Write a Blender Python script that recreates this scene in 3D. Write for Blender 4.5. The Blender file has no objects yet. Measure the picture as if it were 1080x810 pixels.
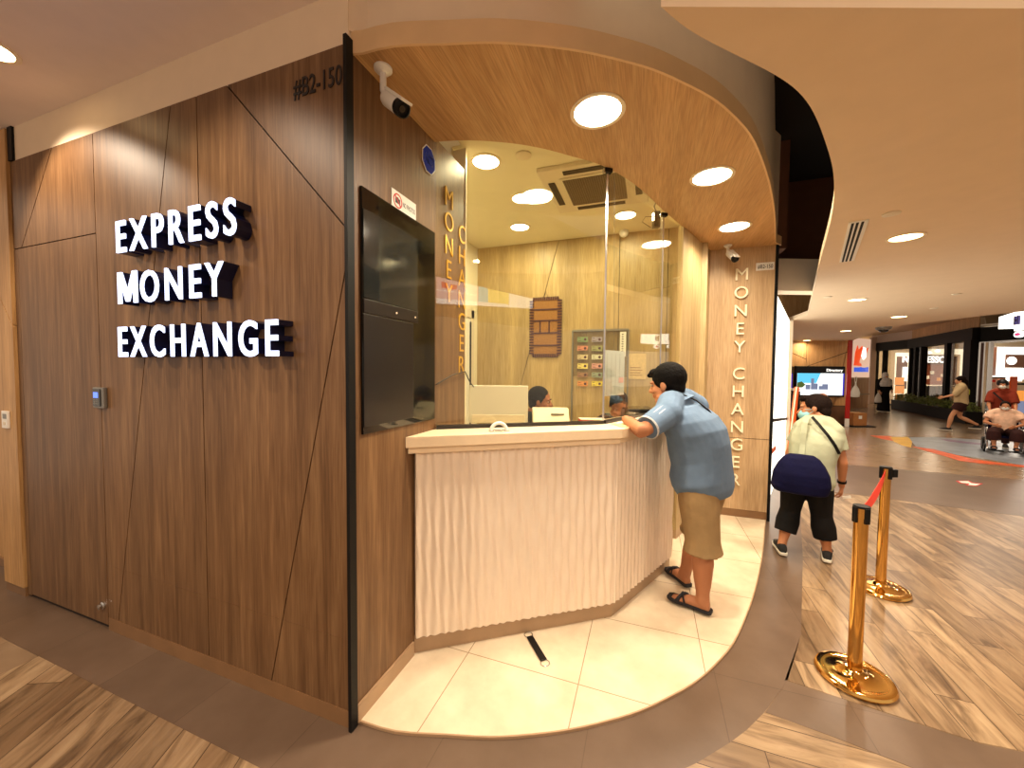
import bpy, bmesh, math, random
from mathutils import Vector as V, Matrix
R = math.radians
random.seed(7)
sc = bpy.context.scene
COL = sc.collection
# ------------------------------------------------------------------ camera
# world: x along the shopfront, y into the shop, z up; the front corner of the shop is the origin
FPX, CAMLOC = 400.0, V((1.272, -1.383, 1.7))
th, pit, rol = R(19.7), math.atan(15.5/FPX), .0087
Fv = Matrix.Rotation(th, 3, 'Z') @ V((0, math.cos(pit), -math.sin(pit)))
Rv = Matrix.Rotation(th, 3, 'Z') @ V((1, 0, 0)); Uv = Rv.cross(Fv)
Rv, Uv = math.cos(rol)*Rv + math.sin(rol)*Uv, -math.sin(rol)*Rv + math.cos(rol)*Uv
cam = bpy.data.objects.new('camera', bpy.data.cameras.new('camera'))
COL.objects.link(cam); sc.camera = cam
cam.matrix_world = Matrix((Rv, Uv, -Fv)).transposed().to_4x4()
cam.location = CAMLOC
cam.data.sensor_width = 36; cam.data.lens = 36*FPX/1080; cam.data.clip_start = .02; cam.data.clip_end = 200
# survey helpers: where the photograph's sight lines meet a real plane (floor, ceiling, wall)
def ray(u, v): return Fv + Rv*((u-540)/FPX) - Uv*((v-405)/FPX)
def Z(u, v, z=0): d = ray(u, v); return CAMLOC + d*((z-CAMLOC.z)/d.z)
def X(u, v, x): d = ray(u, v); return CAMLOC + d*((x-CAMLOC.x)/d.x)
def Y(u, v, y): d = ray(u, v); return CAMLOC + d*((y-CAMLOC.y)/d.y)
def D(u, v, dep): return CAMLOC + ray(u, v)*dep
sc.view_settings.view_transform = 'Standard'; sc.view_settings.look = 'None'
sc.view_settings.gamma = 1; sc.view_settings.use_curve_mapping = False
sc.view_settings.exposure = 0.0
# ------------------------------------------------------------------ materials
def lin(c):
    return tuple(((x/255)/12.92 if x/255 <= .04045 else ((x/255+.055)/1.055)**2.4) for x in c) + (1,)
class NT:
    def __init__(s, name):
        s.m = bpy.data.materials.new(name); s.m.use_nodes = True
        s.t = s.m.node_tree; s.n = s.t.nodes; s.b = s.n['Principled BSDF']
    def add(s, typ, **kw):
        n = s.n.new(typ)
        for k, v in kw.items():
            if hasattr(n, k): setattr(n, k, v)
            else: n.inputs[k.replace('_', ' ')].default_value = v
        return n
    def link(s, a, b): s.t.links.new(a, b)
    def pos(s, scale=(1,1,1), rot=(0,0,0), loc=(0,0,0)):
        g = s.n.new('ShaderNodeNewGeometry'); m = s.n.new('ShaderNodeMapping')
        m.inputs['Scale'].default_value = scale; m.inputs['Rotation'].default_value = rot; m.inputs['Location'].default_value = loc
        s.link(g.outputs['Position'], m.inputs['Vector']); return m.outputs[0]
    def ramp(s, fac, cols):
        r = s.n.new('ShaderNodeValToRGB'); e = r.color_ramp.elements
        while len(e) < len(cols): e.new(.5)
        for el, (p, c) in zip(e, cols): el.position = p; el.color = c if len(c) == 4 else lin(c)
        s.link(fac, r.inputs[0]); return r.outputs[0]
    def mix(s, fac, a, b, mode='MIX'):
        m = s.n.new('ShaderNodeMix'); m.data_type = 'RGBA'; m.blend_type = mode
        for k, v in ((0, fac), (6, a), (7, b)):
            if hasattr(v, 'is_output'): s.link(v, m.inputs[k])
            else: m.inputs[k].default_value = v
        return m.outputs[2]
    def bump(s, h, st=.2, dist=.01):
        b = s.n.new('ShaderNodeBump'); b.inputs['Strength'].default_value = st; b.inputs['Distance'].default_value = dist
        s.link(h, b.inputs['Height']); s.link(b.outputs[0], s.b.inputs['Normal'])
def mat(name, col, rough=.5, metal=0, spec=.5, var=.0, vs=8, bump=0, bs=60, coat=0, sheen=0):
    t = NT(name); b = t.b
    b.inputs['Roughness'].default_value = rough; b.inputs['Metallic'].default_value = metal
    b.inputs['Specular IOR Level'].default_value = spec; b.inputs['Coat Weight'].default_value = coat
    b.inputs['Sheen Weight'].default_value = sheen
    c = lin(col)
    n = t.add('ShaderNodeTexNoise', Scale=vs, Detail=4.0); t.link(t.pos(), n.inputs['Vector'])
    v = max(var, .02)
    t.link(t.ramp(n.outputs[0], [(.3, tuple(x*(1-v) for x in c[:3])+(1,)), (.7, tuple(min(1, x*(1+v)) for x in c[:3])+(1,))]), b.inputs['Base Color'])
    if bump:
        n2 = t.add('ShaderNodeTexNoise', Scale=bs, Detail=3.0); t.link(t.pos(), n2.inputs['Vector']); t.bump(n2.outputs[0], bump)
    return t.m
def emit(name, col, st, var=0):
    t = NT(name); t.b.inputs['Base Color'].default_value = tuple(x*.25 for x in lin(col)[:3])+(1,)
    t.b.inputs['Emission Color'].default_value = lin(col); t.b.inputs['Emission Strength'].default_value = st
    return t.m
def wood(name, dark, mid, light, rough=.45, axis='z', freq=1.0, spec=.4):
    t = NT(name); t.b.inputs['Roughness'].default_value = rough; t.b.inputs['Specular IOR Level'].default_value = spec
    lo, hi = 1.2*freq, 26*freq
    s = {'z': (hi, hi, lo), 'x': (lo, hi, hi), 'y': (hi, lo, hi)}[axis]
    n = t.add('ShaderNodeTexNoise', Scale=1.0, Detail=7.0, Roughness=.65, Distortion=.5); t.link(t.pos(s), n.inputs['Vector'])
    s2 = {'z': (3.2, 3.2, .25), 'x': (.25, 3.2, 3.2), 'y': (3.2, .25, 3.2)}[axis]
    n2 = t.add('ShaderNodeTexNoise', Scale=1.6, Detail=3.0); t.link(t.pos(s2), n2.inputs['Vector'])
    s3 = {'z': (150, 150, 5), 'x': (5, 150, 150), 'y': (150, 5, 150)}[axis]
    n3 = t.add('ShaderNodeTexNoise', Scale=1.0, Detail=3.0); t.link(t.pos(s3), n3.inputs['Vector'])
    c = t.ramp(n.outputs[0], [(.3, dark), (.5, mid), (.72, light)])
    c2 = t.ramp(n2.outputs[0], [(.3, (222,220,218)), (.7, (255,255,255))])
    c3 = t.ramp(n3.outputs[0], [(.35, (226,221,214)), (.6, (255,255,255))])
    c = t.mix(1.0, c, c2, 'MULTIPLY'); c = t.mix(1.0, c, c3, 'MULTIPLY')
    t.link(c, t.b.inputs['Base Color']); t.bump(n3.outputs[0], .08, .002)
    return t.m
def planks(name, rot, w=.2, L=1.2, cols=None, rough=.3, off=(0,0,0)):
    t = NT(name)
    p = t.pos((1,1,1), (0,0,rot), off)
    b = t.add('ShaderNodeTexBrick', offset=.37, offset_frequency=2, squash=1.0)
    b.inputs['Scale'].default_value = 1; b.inputs['Brick Width'].default_value = L; b.inputs['Row Height'].default_value = w
    b.inputs['Mortar Size'].default_value = .0022; b.inputs['Mortar Smooth'].default_value = .1; b.inputs['Bias'].default_value = 0
    b.inputs['Color1'].default_value = (0,0,0,1); b.inputs['Color2'].default_value = (1,1,1,1); b.inputs['Mortar'].default_value = (0.5,0.5,0.5,1)
    t.link(p, b.inputs['Vector'])
    m = t.n.new('ShaderNodeMapping'); m.inputs['Scale'].default_value = (1.1, 7, 1); t.link(p, m.inputs['Vector'])
    # shift the grain from plank to plank
    add = t.n.new('ShaderNodeVectorMath'); add.operation = 'MULTIPLY_ADD'; t.link(b.outputs['Color'], add.inputs[0]); add.inputs[1].default_value = (9,5,0); t.link(m.outputs[0], add.inputs[2])
    n = t.add('ShaderNodeTexNoise', Scale=2.1, Detail=7.0, Roughness=.62, Distortion=.9); t.link(add.outputs[0], n.inputs['Vector'])
    n2 = t.add('ShaderNodeTexNoise', Scale=.9, Detail=3.0); t.link(add.outputs[0], n2.inputs['Vector'])
    cols = cols or [(.27,(84,66,50)), (.39,(128,106,82)), (.53,(164,140,112)), (.75,(190,168,138))]
    c = t.ramp(n.outputs[0], cols)
    tone = t.ramp(b.outputs['Color'], [(0,(178,168,158)), (.5,(225,218,208)), (1,(255,252,244))])
    c = t.mix(1.0, c, tone, 'MULTIPLY')
    c = t.mix(t.ramp(n2.outputs[0], [(.33,(150,150,150)), (.5,(0,0,0))]), c, lin((112,80,52)))
    c = t.mix(b.outputs['Fac'], c, lin((70,50,34)))
    t.link(c, t.b.inputs['Base Color']); t.b.inputs['Roughness'].default_value = rough; t.b.inputs['Specular IOR Level'].default_value = .45
    return t.m
def tiles(name, w, h, off, col, joint, rough=.15, msz=.002, var=.05, spec=.5):
    t = NT(name); p = t.pos((1,1,1), (0,0,0), off)
    b = t.add('ShaderNodeTexBrick', offset=0.0, squash=1.0)
    for k, v in (('Scale',1),('Brick Width',w),('Row Height',h),('Mortar Size',msz),('Mortar Smooth',.1)): b.inputs[k].default_value = v
    c = lin(col); b.inputs['Color1'].default_value = tuple(x*(1-var) for x in c[:3])+(1,); b.inputs['Color2'].default_value = c; b.inputs['Mortar'].default_value = lin(joint)
    t.link(p, b.inputs['Vector'])
    n = t.add('ShaderNodeTexNoise', Scale=3.0, Detail=6.0, Roughness=.6); t.link(t.pos(), n.inputs['Vector'])
    cc = t.mix(1.0, b.outputs['Color'], t.ramp(n.outputs[0], [(.3,(225,220,214)), (.7,(255,255,255))]), 'MULTIPLY')
    t.link(cc, t.b.inputs['Base Color']); t.b.inputs['Roughness'].default_value = rough; t.b.inputs['Specular IOR Level'].default_value = spec
    return t.m
def glass(name, tint=(252,251,242), refl=1.0):
    t = NT(name); t.n.remove(t.b)
    tr = t.n.new('ShaderNodeBsdfTransparent'); tr.inputs[0].default_value = lin(tint)
    gl = t.n.new('ShaderNodeBsdfGlossy'); gl.inputs['Roughness'].default_value = .01; gl.inputs[0].default_value = (refl,refl,refl,1)
    f = t.n.new('ShaderNodeFresnel'); g = t.n.new('ShaderNodeNewGeometry'); mr = t.n.new('ShaderNodeMapRange')
    mr.inputs['To Min'].default_value = 1.5; mr.inputs['To Max'].default_value = 1/1.5; t.link(g.outputs['Backfacing'], mr.inputs[0]); t.link(mr.outputs[0], f.inputs[0])
    mx = t.n.new('ShaderNodeMixShader'); t.link(f.outputs[0], mx.inputs[0]); t.link(tr.outputs[0], mx.inputs[1]); t.link(gl.outputs[0], mx.inputs[2])
    t.link(mx.outputs[0], t.n['Material Output'].inputs[0]); return t.m
M = {}
M['walnut'] = wood('walnut laminate', (104,74,46), (126,93,62), (150,116,80), .42)
M['oak'] = wood('oak laminate', (206,172,128), (216,184,142), (226,196,156), .45)
M['oak_y'] = wood('oak laminate lengthwise', (208,164,112), (216,174,122), (224,186,136), .45, 'y')
M['oak_x'] = mat('oak edge laminate', (240,216,180), .35, var=.03, vs=20)
M['sideoak'] = wood('honey laminate', (206,158,100), (216,170,112), (226,184,128), .45)
M['backwood'] = wood('pale interior laminate', (186,160,112), (198,172,124), (212,188,142), .4)
M['plaster'] = mat('cream plaster', (238,218,190), .7, var=.02)
M['ceiling'] = mat('ceiling paint', (228,204,172), .65, var=.02)
M['ceil_left'] = mat('pale ceiling paint', (238,224,216), .7, var=.02)
M['ceil_int'] = mat('interior ceiling paint', (236,228,200), .6)
M['void'] = mat('dark ceiling void', (22,14,10), .9)
M['voidbrown'] = mat('brown void board', (92,52,26), .8, var=.1)
M['black'] = mat('black metal', (8,8,9), .5, spec=.25)
M['fascia'] = mat('pale wood edging', (222,190,146), .5, var=.05, vs=5)
M['gloss'] = mat('glossy black screen', (8,9,9), .08, coat=.4)
M['screenup'] = mat('dark grey screen', (34,38,38), .12, coat=.4)
M['bezel'] = mat('black bezel', (22,16,16), .3)
M['groove'] = mat('dark groove', (26,16,10), .8)
M['white'] = mat('white plastic', (238,236,228), .4)
M['offwhite'] = mat('cream plastic', (226,214,190), .45)
M['grey'] = mat('grey metal', (140,138,132), .35, metal=.6)
M['steel'] = mat('brushed steel', (205,205,205), .22, metal=1)
M['gold'] = mat('polished brass', (236,186,104), .1, metal=1, var=.03)
M['goldletter'] = mat('gold letters', (226,178,60), .3, metal=.3)
M['creamletter'] = mat('cream acrylic letters', (255,246,214), .35)
M['stone'] = tiles('brown stone floor', .62, 1.24, (.2,.285,0), (112,92,76), (92,74,60), .32, .0025, .12)
M['stonefar'] = tiles('tan stone floor', 1.2, .6, (0,0,0), (158,134,108), (126,104,82), .22, .002, .15)
M['tile'] = tiles('cream polished tiles', .655, .61, (.355,.01,0), (240,224,196), (170,148,120), .12, .0028, .02, .5)
M['planksL'] = planks('wood look floor left', R(-115), .17, 1.1, off=(.3,.4,0))
M['planksR'] = planks('wood look floor right', R(92), .155, .95, off=(.0,.1,0))
M['planksB'] = planks('wood look floor near', 0, .16, 1.0, off=(.2,.1,0))
M['skirt'] = mat('brown skirting', (132,98,66), .35, var=.1)
M['skirtlight'] = mat('beige skirting', (170,140,108), .35, var=.06)
M['rib'] = mat('cream ribbed panel', (240,222,200), .5, var=.02)
M['bulb'] = emit('lamp diffuser', (255,238,206), 26)
M['bulbint'] = emit('interior lamp diffuser', (255,246,214), 14)
M['bulbfar'] = emit('far lamp diffuser', (255,220,160), 12)
M['lampring'] = mat('lamp trim', (240,226,200), .5)
M['lit'] = emit('lit letter face', (214,222,255), 2.4)
M['return'] = mat('letter side', (6,12,48), .35)
M['glass'] = glass('booth glass')
M['glassedge'] = mat('glass edge', (150,170,160), .15, metal=.2)
M['shopglass'] = glass('shop glass', (240,240,240))
M['red'] = mat('red pole', (176,22,14), .4)
M['orange'] = mat('orange panel', (236,96,24), .45)
M['belt'] = mat('red belt', (232,58,32), .6, bump=.1, bs=200)
M['carton'] = mat('brown cardboard', (160,106,56), .8, var=.08)
M['paper'] = mat('paper', (226,228,224), .7)
M['blue'] = mat('blue sticker', (30,44,160), .8, spec=.1)
M['navy'] = mat('navy cloth', (9,10,48), .8, bump=.3, bs=30, var=.15, spec=.15)
M['redprint'] = mat('red print', (200,30,26), .5)
M['blackprint'] = mat('black print', (18,16,16), .5)
M['lightbox'] = emit('white lightbox', (255,246,228), 2.6)
# ------------------------------------------------------------------ mesh builder
class MB:
    def __init__(s): s.v = []; s.f = []
    def poly(s, pts, faces):
        k = len(s.v); s.v += [V(p) for p in pts]; s.f += [tuple(k+i for i in f) for f in faces]
    def box(s, a, b):
        (x0,y0,z0),(x1,y1,z1) = [tuple(map(f, a, b)) for f in (min, max)]
        s.poly([(x,y,z) for x in (x0,x1) for y in (y0,y1) for z in (z0,z1)], [(0,1,3,2),(4,6,7,5),(0,4,5,1),(2,3,7,6),(0,2,6,4),(1,5,7,3)])
        return s
    def obox(s, c, hx, hy, hz, ax=None, ay=None, az=None):
        ax = V(ax or (1,0,0)).normalized(); ay = V(ay or (0,1,0)).normalized(); az = V(az).normalized() if az else ax.cross(ay).normalized()
        c = V(c)
        s.poly([c+ax*i*hx+ay*j*hy+az*k*hz for i in (-1,1) for j in (-1,1) for k in (-1,1)], [(0,1,3,2),(4,6,7,5),(0,4,5,1),(2,3,7,6),(0,2,6,4),(1,5,7,3)])
        return s
    def prism(s, pts, z0, z1):
        n = len(pts)
        area = sum(pts[i][0]*pts[(i+1)%n][1]-pts[(i+1)%n][0]*pts[i][1] for i in range(n))
        if area < 0: pts = pts[::-1]
        s.poly([(p[0],p[1],z0) for p in pts]+[(p[0],p[1],z1) for p in pts],
               [tuple(range(n-1,-1,-1)), tuple(range(n,2*n))]+[(i,(i+1)%n,n+(i+1)%n,n+i) for i in range(n)])
        return s
    def plate(s, pts, nrm, t):
        "polygon in 3-D given a thickness along nrm"
        n = len(pts); pts = [V(p) for p in pts]; d = V(nrm).normalized()*t
        a = V((0,0,0))
        for i in range(n): a += pts[i].cross(pts[(i+1)%n])
        if a.dot(d) < 0: pts = pts[::-1]
        s.poly(pts+[p+d for p in pts], [tuple(range(n-1,-1,-1)), tuple(range(n,2*n))]+[(i,(i+1)%n,n+(i+1)%n,n+i) for i in range(n)])
        return s
    def tube(s, pts, rads, seg=12, caps=True, flat=1.0, ref=None):
        pts = [V(p) for p in pts]
        if not hasattr(rads, '__len__'): rads = [rads]*len(pts)
        P, Q = list(pts), list(rads)
        if caps:   # round ends
            d0 = (pts[0]-pts[1]).normalized(); d1 = (pts[-1]-pts[-2]).normalized()
            pre = [(pts[0]+d0*rads[0]*math.sin(a), rads[0]*math.cos(a)) for a in (R(85), R(55), R(28))]
            post = [(pts[-1]+d1*rads[-1]*math.sin(a), rads[-1]*math.cos(a)) for a in (R(28), R(55), R(85))]
            P = [p for p,_ in pre]+P+[p for p,_ in post]; Q = [q for _,q in pre]+Q+[q for _,q in post]
        t0 = (P[1]-P[0]).normalized()
        up = V(ref) if ref else (V((0,0,1)) if abs(t0.z) < .9 else V((1,0,0)))
        n = (up - t0*up.dot(t0)).normalized(); k = len(s.v)
        for i, p in enumerate(P):
            t = (P[min(i+1,len(P)-1)]-P[max(i-1,0)])
            t = t.normalized() if t.length > 1e-9 else t0
            n = (n - t*n.dot(t)).normalized(); b = t.cross(n)
            for j in range(seg):
                a = 2*math.pi*j/seg
                s.v.append(p + (n*math.cos(a)*flat + b*math.sin(a))*Q[i])
        for i in range(len(P)-1):
            for j in range(seg):
                a, b2 = k+i*seg+j, k+i*seg+(j+1)%seg
                s.f.append((a, b2, b2+seg, a+seg))
        s.f.append(tuple(k+j for j in range(seg-1,-1,-1))); e = k+(len(P)-1)*seg; s.f.append(tuple(e+j for j in range(seg)))
        return s
    def loft(s, rings, seg=20, p=2.0):
        "rings: (centre, right vector*half width, forward vector*half depth)"
        k = len(s.v)
        for c, a, b in rings:
            for j in range(seg):
                t = 2*math.pi*j/seg; ct, st = math.cos(t), math.sin(t)
                cx = math.copysign(abs(ct)**(2/p), ct); sx = math.copysign(abs(st)**(2/p), st)
                s.v.append(V(c)+V(a)*cx+V(b)*sx)
        n = len(rings)
        for i in range(n-1):
            for j in range(seg):
                a, b2 = k+i*seg+j, k+i*seg+(j+1)%seg; s.f.append((a, b2, b2+seg, a+seg))
        s.f.append(tuple(k+j for j in range(seg-1,-1,-1))); e = k+(n-1)*seg; s.f.append(tuple(e+j for j in range(seg)))
        return s
    def ell(s, c, rx, ry, rz, ax=(1,0,0), ay=(0,1,0), az=(0,0,1), nu=16, nv=10):
        c = V(c); ax, ay, az = V(ax), V(ay), V(az); k = len(s.v)
        s.v.append(c-az*rz)
        for i in range(1, nv):
            f = -math.pi/2+math.pi*i/nv
            for j in range(nu):
                a = 2*math.pi*j/nu; s.v.append(c+ax*rx*math.cos(f)*math.cos(a)+ay*ry*math.cos(f)*math.sin(a)+az*rz*math.sin(f))
        s.v.append(c+az*rz); e = len(s.v)-1
        for j in range(nu): s.f.append((k, k+1+(j+1)%nu, k+1+j))
        for i in range(nv-2):
            for j in range(nu):
                a, b = k+1+i*nu+j, k+1+i*nu+(j+1)%nu; s.f.append((a, b, b+nu, a+nu))
        for j in range(nu): s.f.append((e, e-nu+j, e-nu+(j+1)%nu))
        return s
    def lathe(s, c, prof, seg=32, ax=(0,0,1), closed=False):
        "prof: (radius, height) from bottom to top about axis ax"
        az = V(ax).normalized(); t = V((1,0,0)) if abs(az.x) < .9 else V((0,1,0))
        a1 = (t-az*t.dot(az)).normalized(); a2 = az.cross(a1); c = V(c); k = len(s.v)
        for r, h in prof:
            for j in range(seg):
                a = 2*math.pi*j/seg; s.v.append(c+az*h+(a1*math.cos(a)+a2*math.sin(a))*r)
        for i in range(len(prof)-1):
            for j in range(seg):
                a, b = k+i*seg+j, k+i*seg+(j+1)%seg; s.f.append((a, b, b+seg, a+seg))
        e = k+(len(prof)-1)*seg
        if closed:
            for j in range(seg): s.f.append((e+j, e+(j+1)%seg, k+(j+1)%seg, k+j))
        else:
            s.f.append(tuple(k+j for j in range(seg-1,-1,-1))); s.f.append(tuple(e+j for j in range(seg)))
        return s
    def build(s, name, m, parent=None, smooth=False, bevel=0, remesh=0, relax=4):
        off = parent_loc(parent)
        me = bpy.data.meshes.new(name)
        me.from_pydata([v-off for v in s.v], [], s.f); me.update()
        if remesh:
            me = bake_remesh(me, name, remesh, relax)
        if bevel:
            bm = bmesh.new(); bm.from_mesh(me)
            bmesh.ops.bevel(bm, geom=[e for e in bm.edges if len(e.link_faces) == 2 and e.calc_face_angle(0) > .5], offset=bevel, segments=2, profile=.6, affect='EDGES', clamp_overlap=True)
            bm.to_mesh(me); bm.free()
        for p in me.polygons: p.use_smooth = bool(smooth or remesh)
        if smooth and not remesh:
            try: me.set_sharp_from_angle(angle=R(38))
            except Exception: pass
        me.materials.append(M[m] if isinstance(m, str) else m)
        o = bpy.data.objects.new(name, me); COL.objects.link(o)
        if parent: o.parent = parent
        return o
def parent_loc(p):
    o = V((0,0,0))
    while p: o += p.location; p = p.parent
    return o
def bake_remesh(me, name, vs, relax):
    ob = bpy.data.objects.new('tmp', me); COL.objects.link(ob)
    r = ob.modifiers.new('r', 'REMESH'); r.mode = 'VOXEL'; r.voxel_size = vs; r.adaptivity = 0
    if relax: sm = ob.modifiers.new('s', 'SMOOTH'); sm.factor = .5; sm.iterations = relax
    dg = bpy.context.evaluated_depsgraph_get(); dg.update()
    out = bpy.data.meshes.new_from_object(ob.evaluated_get(dg)); out.name = name
    bpy.data.objects.remove(ob); bpy.data.meshes.remove(me)
    return out
def tag(o, label=None, cat=None, group=None, kind=None):
    if label: o['label'] = label
    if cat: o['category'] = cat
    if group: o['group'] = group
    if kind: o['kind'] = kind
    return o
def thing(name, loc, label, cat, group=None):
    o = bpy.data.objects.new(name, None); COL.objects.link(o); o.location = loc; o.empty_display_size = .1
    return tag(o, label, cat, group)
def struct(name, mb, m, parent=None, **kw):
    o = mb.build(name, m, parent, **kw)
    if not parent: o['kind'] = 'structure'
    return o
def copy_tree(o, parent=None):
    c = o.copy(); COL.objects.link(c)
    if parent: c.parent = parent
    for ch in list(o.children): copy_tree(ch, c)
    return c
def relabel(o, label): o['label'] = label; return o
# text cut out as solid letters
SPACE = 1.0
def text_mesh(s, extrude=.05, offset=0.0, size=1.0):
    if s == 'M' and offset > .003 and extrude > .007:   # a bold M drawn by hand, so that its notches stay open
        w, h, t, q = .84, .729, .14, .18
        o = [(0,0),(t,0),(t,.47),(w/2-.065,.04),(w/2+.065,.04),(w-t,.47),(w-t,0),(w,0),(w,h),(w-q,h),(w/2,.27),(q,h),(0,h)]
        mb = MB(); mb.plate([(x,y,-extrude/2) for x,y in o], (0,0,1), extrude); return mb.v, mb.f
    cu = bpy.data.curves.new('t', 'FONT'); cu.body = s; cu.size = size; cu.extrude = extrude/2; cu.offset = offset; cu.resolution_u = 4; cu.space_character = SPACE
    ob = bpy.data.objects.new('t', cu); COL.objects.link(ob)
    dg = bpy.context.evaluated_depsgraph_get(); dg.update()
    me = bpy.data.meshes.new_from_object(ob.evaluated_get(dg))
    bpy.data.objects.remove(ob); bpy.data.curves.remove(cu)
    return [v.co.copy() for v in me.vertices], [tuple(p.vertices) for p in me.polygons]
def lettering(s, origin, right, up, h, depth, m, name='letter', parent=None, width=None, offset=0.0, z0=0.0, squeeze=1.0, caps='H'):
    """solid text: cap height h, lower left corner at origin, standing off by z0 along right x up"""
    vs, fs = text_mesh(s, depth, offset)
    cv, _ = text_mesh(caps, depth, offset); ch = max(v.y for v in cv)-min(v.y for v in cv); base = min(v.y for v in cv)
    k = h/ch; x0 = min(v.x for v in vs); w = (max(v.x for v in vs)-x0)*k
    kx = (width/(max(v.x for v in vs)-x0)) if width else k*squeeze
    right, up = V(right).normalized(), V(up).normalized(); n = right.cross(up)
    mb = MB(); mb.v = [V(origin)+right*(v.x-x0)*kx+up*(v.y-base)*k+n*(v.z+depth/2+z0) for v in vs]; mb.f = fs
    return mb.build(name, m, parent)
_adv = {}
def glyph_spans(word, offset):
    "left/right edge of each letter of a word at size 1"
    out = []
    for i, c in enumerate(word):
        pv, _ = text_mesh(word[:i+1], .02, offset); cv, _ = text_mesh(c, .02, offset)
        r = max(v.x for v in pv); w = max(v.x for v in cv)-min(v.x for v in cv); out.append((r-w, r))
    return out
UP = V((0,0,1))
# ------------------------------------------------------------------ floors
EDGE = [(0.0,.03),(.2,.045),(.43,.112),(.62,.17),(.8,.249),(.97,.34),(1.125,.443),(1.26,.545),(1.39,.67),(1.53,.82),(1.65,.985),(1.80,1.24),(1.94,1.57),(2.08,1.95),(2.21,2.35),(2.33,2.75),(2.44,3.15),(2.57,3.62)]
def offset_line(pts, d):
    out = []
    for i, p in enumerate(pts):
        a = V(pts[max(i-1,0)]); b = V(pts[min(i+1,len(pts)-1)]); t = (b-a).normalized(); out.append((p[0]+t.y*d, p[1]-t.x*d))
    return out
def curve(pts, n=4):
    out = []
    for i in range(len(pts)-1):
        p0, p1, p2, p3 = [V(pts[max(0,min(len(pts)-1,j))]) for j in (i-1,i,i+1,i+2)]
        for k in range(n):
            t = k/n; out.append(tuple(.5*((2*p1)+(p2-p0)*t+(2*p0-5*p1+4*p2-p3)*t*t+(3*p1-p0-3*p2+p3)*t**3)))
    return out+[tuple(pts[-1])]
EDGE = curve(EDGE, 3)
struct('floor', MB().box((-7,-7,-.1),(30,34,0)), 'stonefar')
RING = [(-.05,-.29),(.35,-.27),(.7,-.17),(1.0,.0),(1.28,.19),(1.507,.379),(1.66,.53),(1.75,.63),(1.85,.76),(2.03,1.035),(2.239,1.497),(2.451,2.144),(2.65,2.75),(2.85,3.42),(2.95,3.75)]
struct('floor_walkway', MB().prism([(-7,-.285),(-2.04,-.285),(.0,-.285)]+RING+[(3.33,4.93),(3.8,5.18),(5.5,4.88),(9,4.4),(12,4.2),(12,6.5),(7,7.02),(4.8,7.2),(3.4,7.4),(2.6,7.4),(2.6,3.6),(-7,3.6)], -.05, .001), 'stone')
struct('floor_planks_left', MB().prism([(-2.04,-6.5),(.35,-6.5),(.35,-.29),(0,-.285),(-2.04,-.285)], -.05, .002), 'planksL')
struct('floor_planks_right', MB().prism(RING[9:]+[(3.33,4.9),(3.9,5.15),(5.5,4.87),(9,4.4),(9,.7),(4.5,.75),(2.9,.945),(2.74,.93),(2.44,.975),(2.02,1.04)], -.05, .002), 'planksR')
struct('floor_strip', MB().prism([(1.86,.77),(2.03,1.035),(2.44,.97),(2.74,.925),(2.9,.94),(4.5,.745),(9,.69),(9,.45),(4.5,.5),(2.38,.68),(2.13,.73)], -.05, .0015), 'stone')
struct('floor_planks_near', MB().prism([(.35,-6.5),(9,-6.5),(9,.44),(4.5,.495),(2.38,.675),(2.13,.725),(1.85,.76)]+RING[8:1:-1]+[(.35,-.26)], -.05, .0018), 'planksB')
struct('floor_platform', MB().prism(EDGE+[(2.57,3.7),(-1,3.7),(-1,.03)], -.05, .012), 'tile')
mb = MB()
for a, b in zip(EDGE[:-1], EDGE[1:]):
    n = (V(b)-V(a)).normalized(); o = V((n.y, -n.x))*.008
    mb.prism([a, b, tuple(V(b)+o), tuple(V(a)+o)], 0, .0135)
struct('trim_1', mb, 'skirtlight')
# ------------------------------------------------------------------ front wall of dark wood panels
def clip(poly, p, n):
    out = []
    for i in range(len(poly)):
        a, b = V(poly[i]), V(poly[(i+1)%len(poly)]); da, db = (a-p).dot(n), (b-p).dot(n)
        if da >= 0: out.append(tuple(a))
        if da*db < 0: out.append(tuple(a+(b-a)*(da/(da-db))))
    return out
def cut(polys, p, q, g=.005, where=None):
    p, q = V(p), V(q); t = (q-p).normalized(); n = V((-t.y, t.x)); res = []
    for pl in polys:
        c = V((sum(x for x,_ in pl)/len(pl), sum(y for _,y in pl)/len(pl)))
        if where and not where(c): res.append(pl); continue
        for sgn in (1,-1):
            r = clip(pl, p+n*sgn*g/2, n*sgn)
            if len(r) > 2: res.append(r)
    return res
P = [[(-1.962,.085),(-.008,.085),(-.008,3.125),(-1.962,3.125)]]
P = cut(P, (-1.002,0), (-1.002,3), .007)
P = cut(P, (-1.211,3.15), (-1.853,.094), .007, lambda c: c.x < -1.0)
P = cut(P, (-.794,3.154), (-.02,2.333), .007, lambda c: c.x > -1.0)
P = cut(P, (0,2.225), (-.521,.089), .007, lambda c: c.x > -1.0 and c.y < 2)
P = cut(P, (-3,.425), (0,.425), .0012)
T = [[(-2.985,2.523),(-1.969,2.523),(-1.969,3.125),(-2.985,3.125)]]
T = cut(T, (-2.428,3.13), (-2.882,2.51), .007)
T += [[(-2.985,.02),(-2.93,.02),(-2.93,2.516),(-2.985,2.516)]]
mb = MB()
for pl in P+T: mb.plate([(x,-.012,z) for x,z in pl], (0,1,0), .012)
struct('wall_front', mb, 'walnut')
struct('wall_front_backing', MB().box((-2.985,.001,0),(-.008,.1,3.125)), 'groove')
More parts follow.
